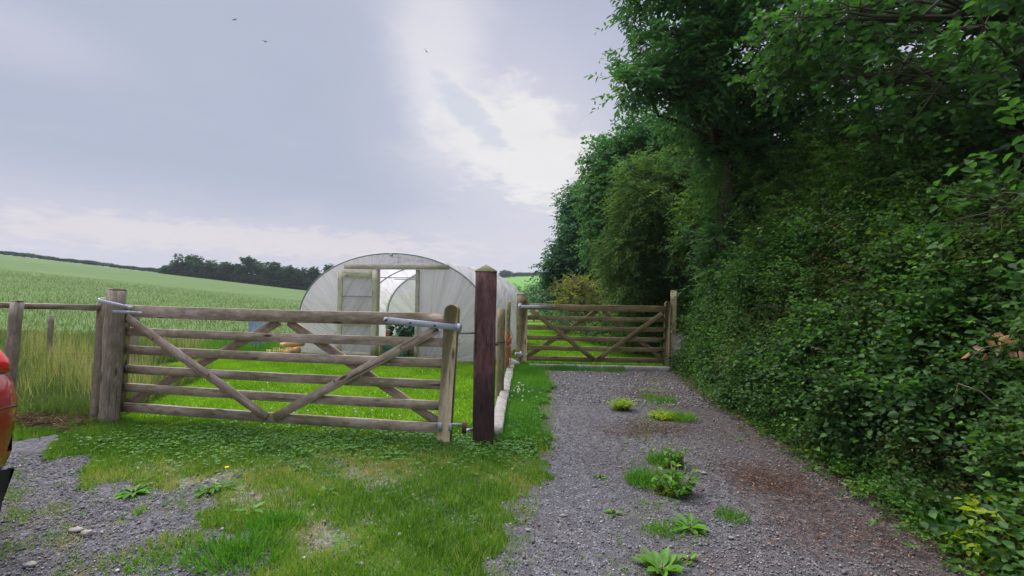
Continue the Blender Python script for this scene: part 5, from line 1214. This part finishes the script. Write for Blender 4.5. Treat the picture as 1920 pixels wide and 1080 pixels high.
def seedlings(label, n, seed, box, fn, dens, mat, leaf=.014):
    rng = np.random.default_rng(seed); x = rng.uniform(box[0], box[1], n); y = rng.uniform(box[2], box[3], n); kp = fn(x, y) & (rng.random(n) < dens(x, y)); x, y = x[kp], y[kp]; n = len(x)
    S0 = np.stack([x, y, np.full(n, .004)], 1); D0 = unit(np.stack([rng.normal(0, .7, n), rng.normal(0, .7, n), rng.uniform(.2, .8, n)], 1))
    P, ld, nn, size, var = spray_leaves(rng, S0, D0, .03+.03*rng.random(n), 6, leaf, .1, flat=.9); P[:, 2] = np.maximum(P[:, 2], .004)
    o = leaf_mesh('seedlings', P, ld, nn, size, size*.6, mat, None, (float(x.mean()), float(y.mean()), 0), 'oval', var=var); tag(o, label, 'seedlings', kind='stuff')
seedlings('tiny green seedlings straggling along the middle of the drive', 5200, 531, (.2, 2.6, 2.2, 8.0), is_drive, lambda x, y: np.exp(-(midline(x, y)/.28)**2)*np.clip(pn(x*2, y*2, 5)-.2, 0, 1), L_WEED)
seedlings('tiny weeds through the worn turf and yard edge', 2600, 532, (-4.4, .2, 2.1, 4.4), lambda x, y: ~is_drive(x, y), lambda x, y: pn(x*2, y*2, 6)**2*.7, G_CLOV, .018)
# right side plants
rosette('dock_plant', 'big broad dock leaves at the foot of the hedge on the right', Vector((2.70, 2.88, .16)), 8, .24, .13, L_IVY, 660, .9, cat='plant', group='plants at the hedge foot')
tree('golden_shrub', 'yellow green leafed bush in the bottom right corner', 'shrub', (2.70, 2.52, 0), (2.68, 2.52, .25), .012, [((2.70, 2.48, .20), (.17, .19, .15), 10)], L_LIME, 661, leaf=.055, aspect=.55, clumps=12, cr_=(.10, .16), sprays=9, per=6, slen=.12, group='plants at the hedge foot', shell=.3)
rng_ = np.random.default_rng(5); c = Vector((2.90, 2.72, 1.20)); root = thing('dead_branch', 'pinkish tan dead leaves on a broken branch at the right edge', 'branch', c)
m = MB(1); m.tube(limb_path(c+Vector((.3, .1, .15)), c+Vector((-.28, -.05, -.06)), rng_, 5, .04), 1, 5, [.008, .007, .006, .005, .004, .002]); m.build('stem', TWIG, root)
n_ = 26; P = np.array(c)+rng_.uniform(-1, 1, (n_, 3))*np.array([.17, .10, .06]); leaf_mesh('withered_leaves', P, rng_.normal(0, 1, (n_, 3))+np.array([-.3, 0, -.8]), rng_.normal(0, 1, (n_, 3))+np.array([0, -1, .4]), 0.055, .036, L_DEAD, root, var=rng_.random(n_), curl=.3)
q = D(1573, 722, 3.95); root = thing('foxglove', 'single magenta flower spike low in the hedge', 'flower', (q.x, q.y, 0), 'plants at the hedge foot')
m = MB(1); m.tube([(q.x, q.y, 0), q, q+Vector((0, 0, .05))], .003, 4); m.build('stem', TWIG, root)
m = MB(2)
for j in range(7): m.tube([q+Vector((.012*math.cos(j*2.4), .012*math.sin(j*2.4), .012*j-.04)), q+Vector((.035*math.cos(j*2.4), .035*math.sin(j*2.4), .012*j-.06))], 1, 6, [.004, .009])
m.build('blooms', MPETAL, root)

# ------------------------------------------------------------------ loose stones, litter
rng = np.random.default_rng(90)
k = Mat('stone_chip'); v_ = k.attr('var', True); c_ = k.cr(v_, [(0, (0.085, 0.082, 0.088)), (.35, (0.15, 0.146, 0.155)), (.7, (0.21, 0.205, 0.215)), (.92, (0.26, 0.24, 0.225)), (1, (0.50, 0.48, 0.45))]); k.set(c_, .8, .3); CHIP = k.m
def stones(name, label, fn, n, box, s, seed, dens=None):
    rng = np.random.default_rng(seed); x = rng.uniform(box[0], box[1], n); y = rng.uniform(box[2], box[3], n); kp = fn(x, y)
    if dens is not None: kp &= rng.random(n) < dens(x, y)
    x, y = x[kp], y[kp]; n = len(x); r = s[0]*np.exp(rng.normal(0, s[1], n)); r = np.minimum(r, s[0]*5)
    base = np.array([(1, 0, 0), (.3, .9, .1), (-.8, .5, -.1), (-.7, -.7, .1), (.4, -.9, 0), (0.1, 0, .75), (0, .1, -.6)]); tri = np.array([(0, 1, 5), (1, 2, 5), (2, 3, 5), (3, 4, 5), (4, 0, 5), (1, 0, 6), (2, 1, 6), (3, 2, 6), (4, 3, 6), (0, 4, 6)])
    a = rng.uniform(0, 6.28, n); B = base[None]*(1+rng.normal(0, .22, (n, 7, 3))); ca, sa = np.cos(a)[:, None], np.sin(a)[:, None]
    X_ = B[..., 0]*ca-B[..., 1]*sa; Y_ = B[..., 0]*sa+B[..., 1]*ca; Z_ = B[..., 2]*rng.uniform(.5, 1, (n, 1))
    V = np.stack([x[:, None]+X_*r[:, None], y[:, None]+Y_*r[:, None], r[:, None]*.25+Z_*r[:, None]], -1).reshape(-1, 3)
    o = np_mesh(name, V, [(np.arange(n)[:, None, None]*7+tri).reshape(-1, 3)], CHIP, None, (float(x.mean()), float(y.mean()), 0), attrs={'var': np.repeat(rng.random(n), 7)}); return tag(o, label, 'gravel', kind='stuff')
stones('drive_stones', 'loose grey stones covering the drive', lambda x, y: is_drive(x, y), 62000, (-.5, 3.3, 1.9, 6.2), (.0043, .42), 91, dens=lambda x, y: .25+.75*pn(x*1.8, y*.9, 3))
stones('drive_stones', 'loose grey stones on the far half of the drive', lambda x, y: is_drive(x, y), 16000, (0, 3.6, 6.2, 9.05), (.009, .35), 94)
stones('yard_stones', 'loose grey stones of the yard at the lower left', lambda x, y: is_yard(x, y) & (x < 0), 52000, (-4.4, .1, 1.9, 4.1), (.0042, .42), 92, dens=lambda x, y: .3+.7*pn(x*1.8, y*1.7, 4))
stones('scattered_stones', 'stones showing through the worn turf', lambda x, y: is_turf(x, y), 9000, (-4.5, .5, 2.1, 4.4), (.007, .4), 93, dens=lambda x, y: worn(x, y)*.9)
for i, (px, py, r) in enumerate(((142, 997, .035), (162, 1003, .034), (55, 1062, .03), (990, 995, .017), (1055, 968, .018), (1320, 888, .022), (1370, 1010, .018))):
    q = G(px, py); boulder('loose_stone', ['pale flat stone on the yard gravel, left of a pair', 'dark flat stone on the yard gravel, right of a pair', 'flat stone at the bottom left of the yard', 'small stone at the left edge of the drive near the bottom', 'small stone left of the tiny flat weed on the drive', 'pale stone right of the big weed clump', 'rounded pale stone right of the lower rosette'][i], (q.x, q.y, r*.3), r, 20+i, CONC if i in (0, 5) else STONE, 'stone', 'single stones lying in the gravel', sq=(1, .7, .45))
def litter(name, label, fn, n, box, ln, seed, dens, wd=.004):
    rng = np.random.default_rng(seed); x = rng.uniform(box[0], box[1], n); y = rng.uniform(box[2], box[3], n); kp = fn(x, y) & (rng.random(n) < dens(x, y)); x, y = x[kp], y[kp]; n = len(x); a = rng.uniform(0, 6.28, n)
    Dd = np.stack([np.cos(a), np.sin(a), rng.normal(.05, .12, n)], 1); Nn = unit(np.array([0, 0, 1.])+rng.normal(0, .3, (n, 3)))
    o = leaf_mesh(name, np.stack([x, y, rng.uniform(.008, .03, n)], 1), Dd, Nn, rng.uniform(ln[0], ln[1], n), wd*rng.uniform(.6, 2.2, n), L_LITTER, None, (float(x.mean()), float(y.mean()), 0), 'diamond', var=rng.random(n)); return tag(o, label, 'litter', kind='stuff')
def gs(x, y, px, py, sx, sy): q = G(px, py); return np.exp(-(((x-q.x)/sx)**2+((y-q.y)/sy)**2))
litter('leaf_litter', 'reddish brown dead stems and leaves along the hedge side of the drive', lambda x, y: (x < bank_x(y)+.25), 190000, (.6, 3.7, 1.9, 9.0), (.012, .055), 95,
       lambda x, y: np.clip(.95*np.exp(-((x-bank_x(y)+.12)/.22)**2)+.9*gs(x, y, 1440, 905, .30, .35)+.55*gs(x, y, 1235, 803, .42, .22)+.4*gs(x, y, 1190, 812, .3, .15)+.3*gs(x, y, 1215, 742, .3, .25)+.35*gs(x, y, 1560, 1000, .4, .3)+.02, 0, 1))
litter('dead_grass', 'brown dead grass at the foot of the fence by the left post', lambda x, y: y > 4.6, 16000, (-6.5, -4.35, 4.6, 5.6), (.05, .22), 96, lambda x, y: np.exp(-((y-5.02)/.18)**2), .006)

# ------------------------------------------------------------------ birds
for i, (px, py, s, a) in enumerate(((440, 37, .9, .3), (497, 78, 1.15, -.3), (799, 96, 1.2, -.8))):
    q = D(px, py, 46); root = thing('flying_bird', ['leftmost and highest dark bird in the sky', 'dark bird in the sky below the leftmost one', 'dark bird beside the bright break in the cloud'][i], 'bird', q, 'birds in the sky')
    dx = Vector((math.cos(a), 0, math.sin(a))); up = Vector((-dx.z, 0, dx.x))
    m = MB(1); m.tube([q-Vector((0, .16, 0))*s, q-Vector((0, .1, 0))*s, q, q+Vector((0, .1, 0))*s, q+Vector((0, .2, 0))*s], 1, 8, [.01, .035, .045, .03, .012]); m.build('body', BLACKP, root, smooth=True)
    for sg in (-1, 1):
        V = [];
        for t, w, z in ((0, .09, 0), (.12, .10, .05), (.22, .06, .04), (.32, .01, .0)):
            for e in (-1, 1):
                for th in (.004, -.004): V.append(tuple(q+dx*sg*t*s+Vector((0, e*w*.5, 0))+up*(z*s+th)))
        m = MB(2); qd = []
        for j in range(3):
            b = j*4
            for (u, v) in ((0, 1), (1, 3), (3, 2), (2, 0)): qd.append((b+u, b+v, b+4+v, b+4+u))
        m.add(V, qd); m.build('wing', BLACKP, root)

# ------------------------------------------------------------------ damp air over the fields
HZ = 0.0004
k = Mat('damp_air'); k.N.remove(k.b); pv = k.n('ShaderNodeVolumePrincipled'); pv.inputs['Color'].default_value = (.86, .90, 1, 1); pv.inputs['Density'].default_value = HZ; pv.inputs['Anisotropy'].default_value = 0.1
k.L.new(pv.outputs[0], k.out.inputs['Volume'])
m = MB(1); x0, x1, y0, y1, z0, z1 = -440, 440, -70, 640, -12, 26
m.add([(x, y, z) for z in (z0, z1) for (x, y) in ((x0, y0), (x1, y0), (x1, y1), (x0, y1))], [(3, 2, 1, 0), (4, 5, 6, 7), (0, 1, 5, 4), (1, 2, 6, 5), (2, 3, 7, 6), (3, 0, 4, 7)])
o = m.build('haze', k.m); tag(o, 'thin damp air over the fields', 'haze', kind='stuff')
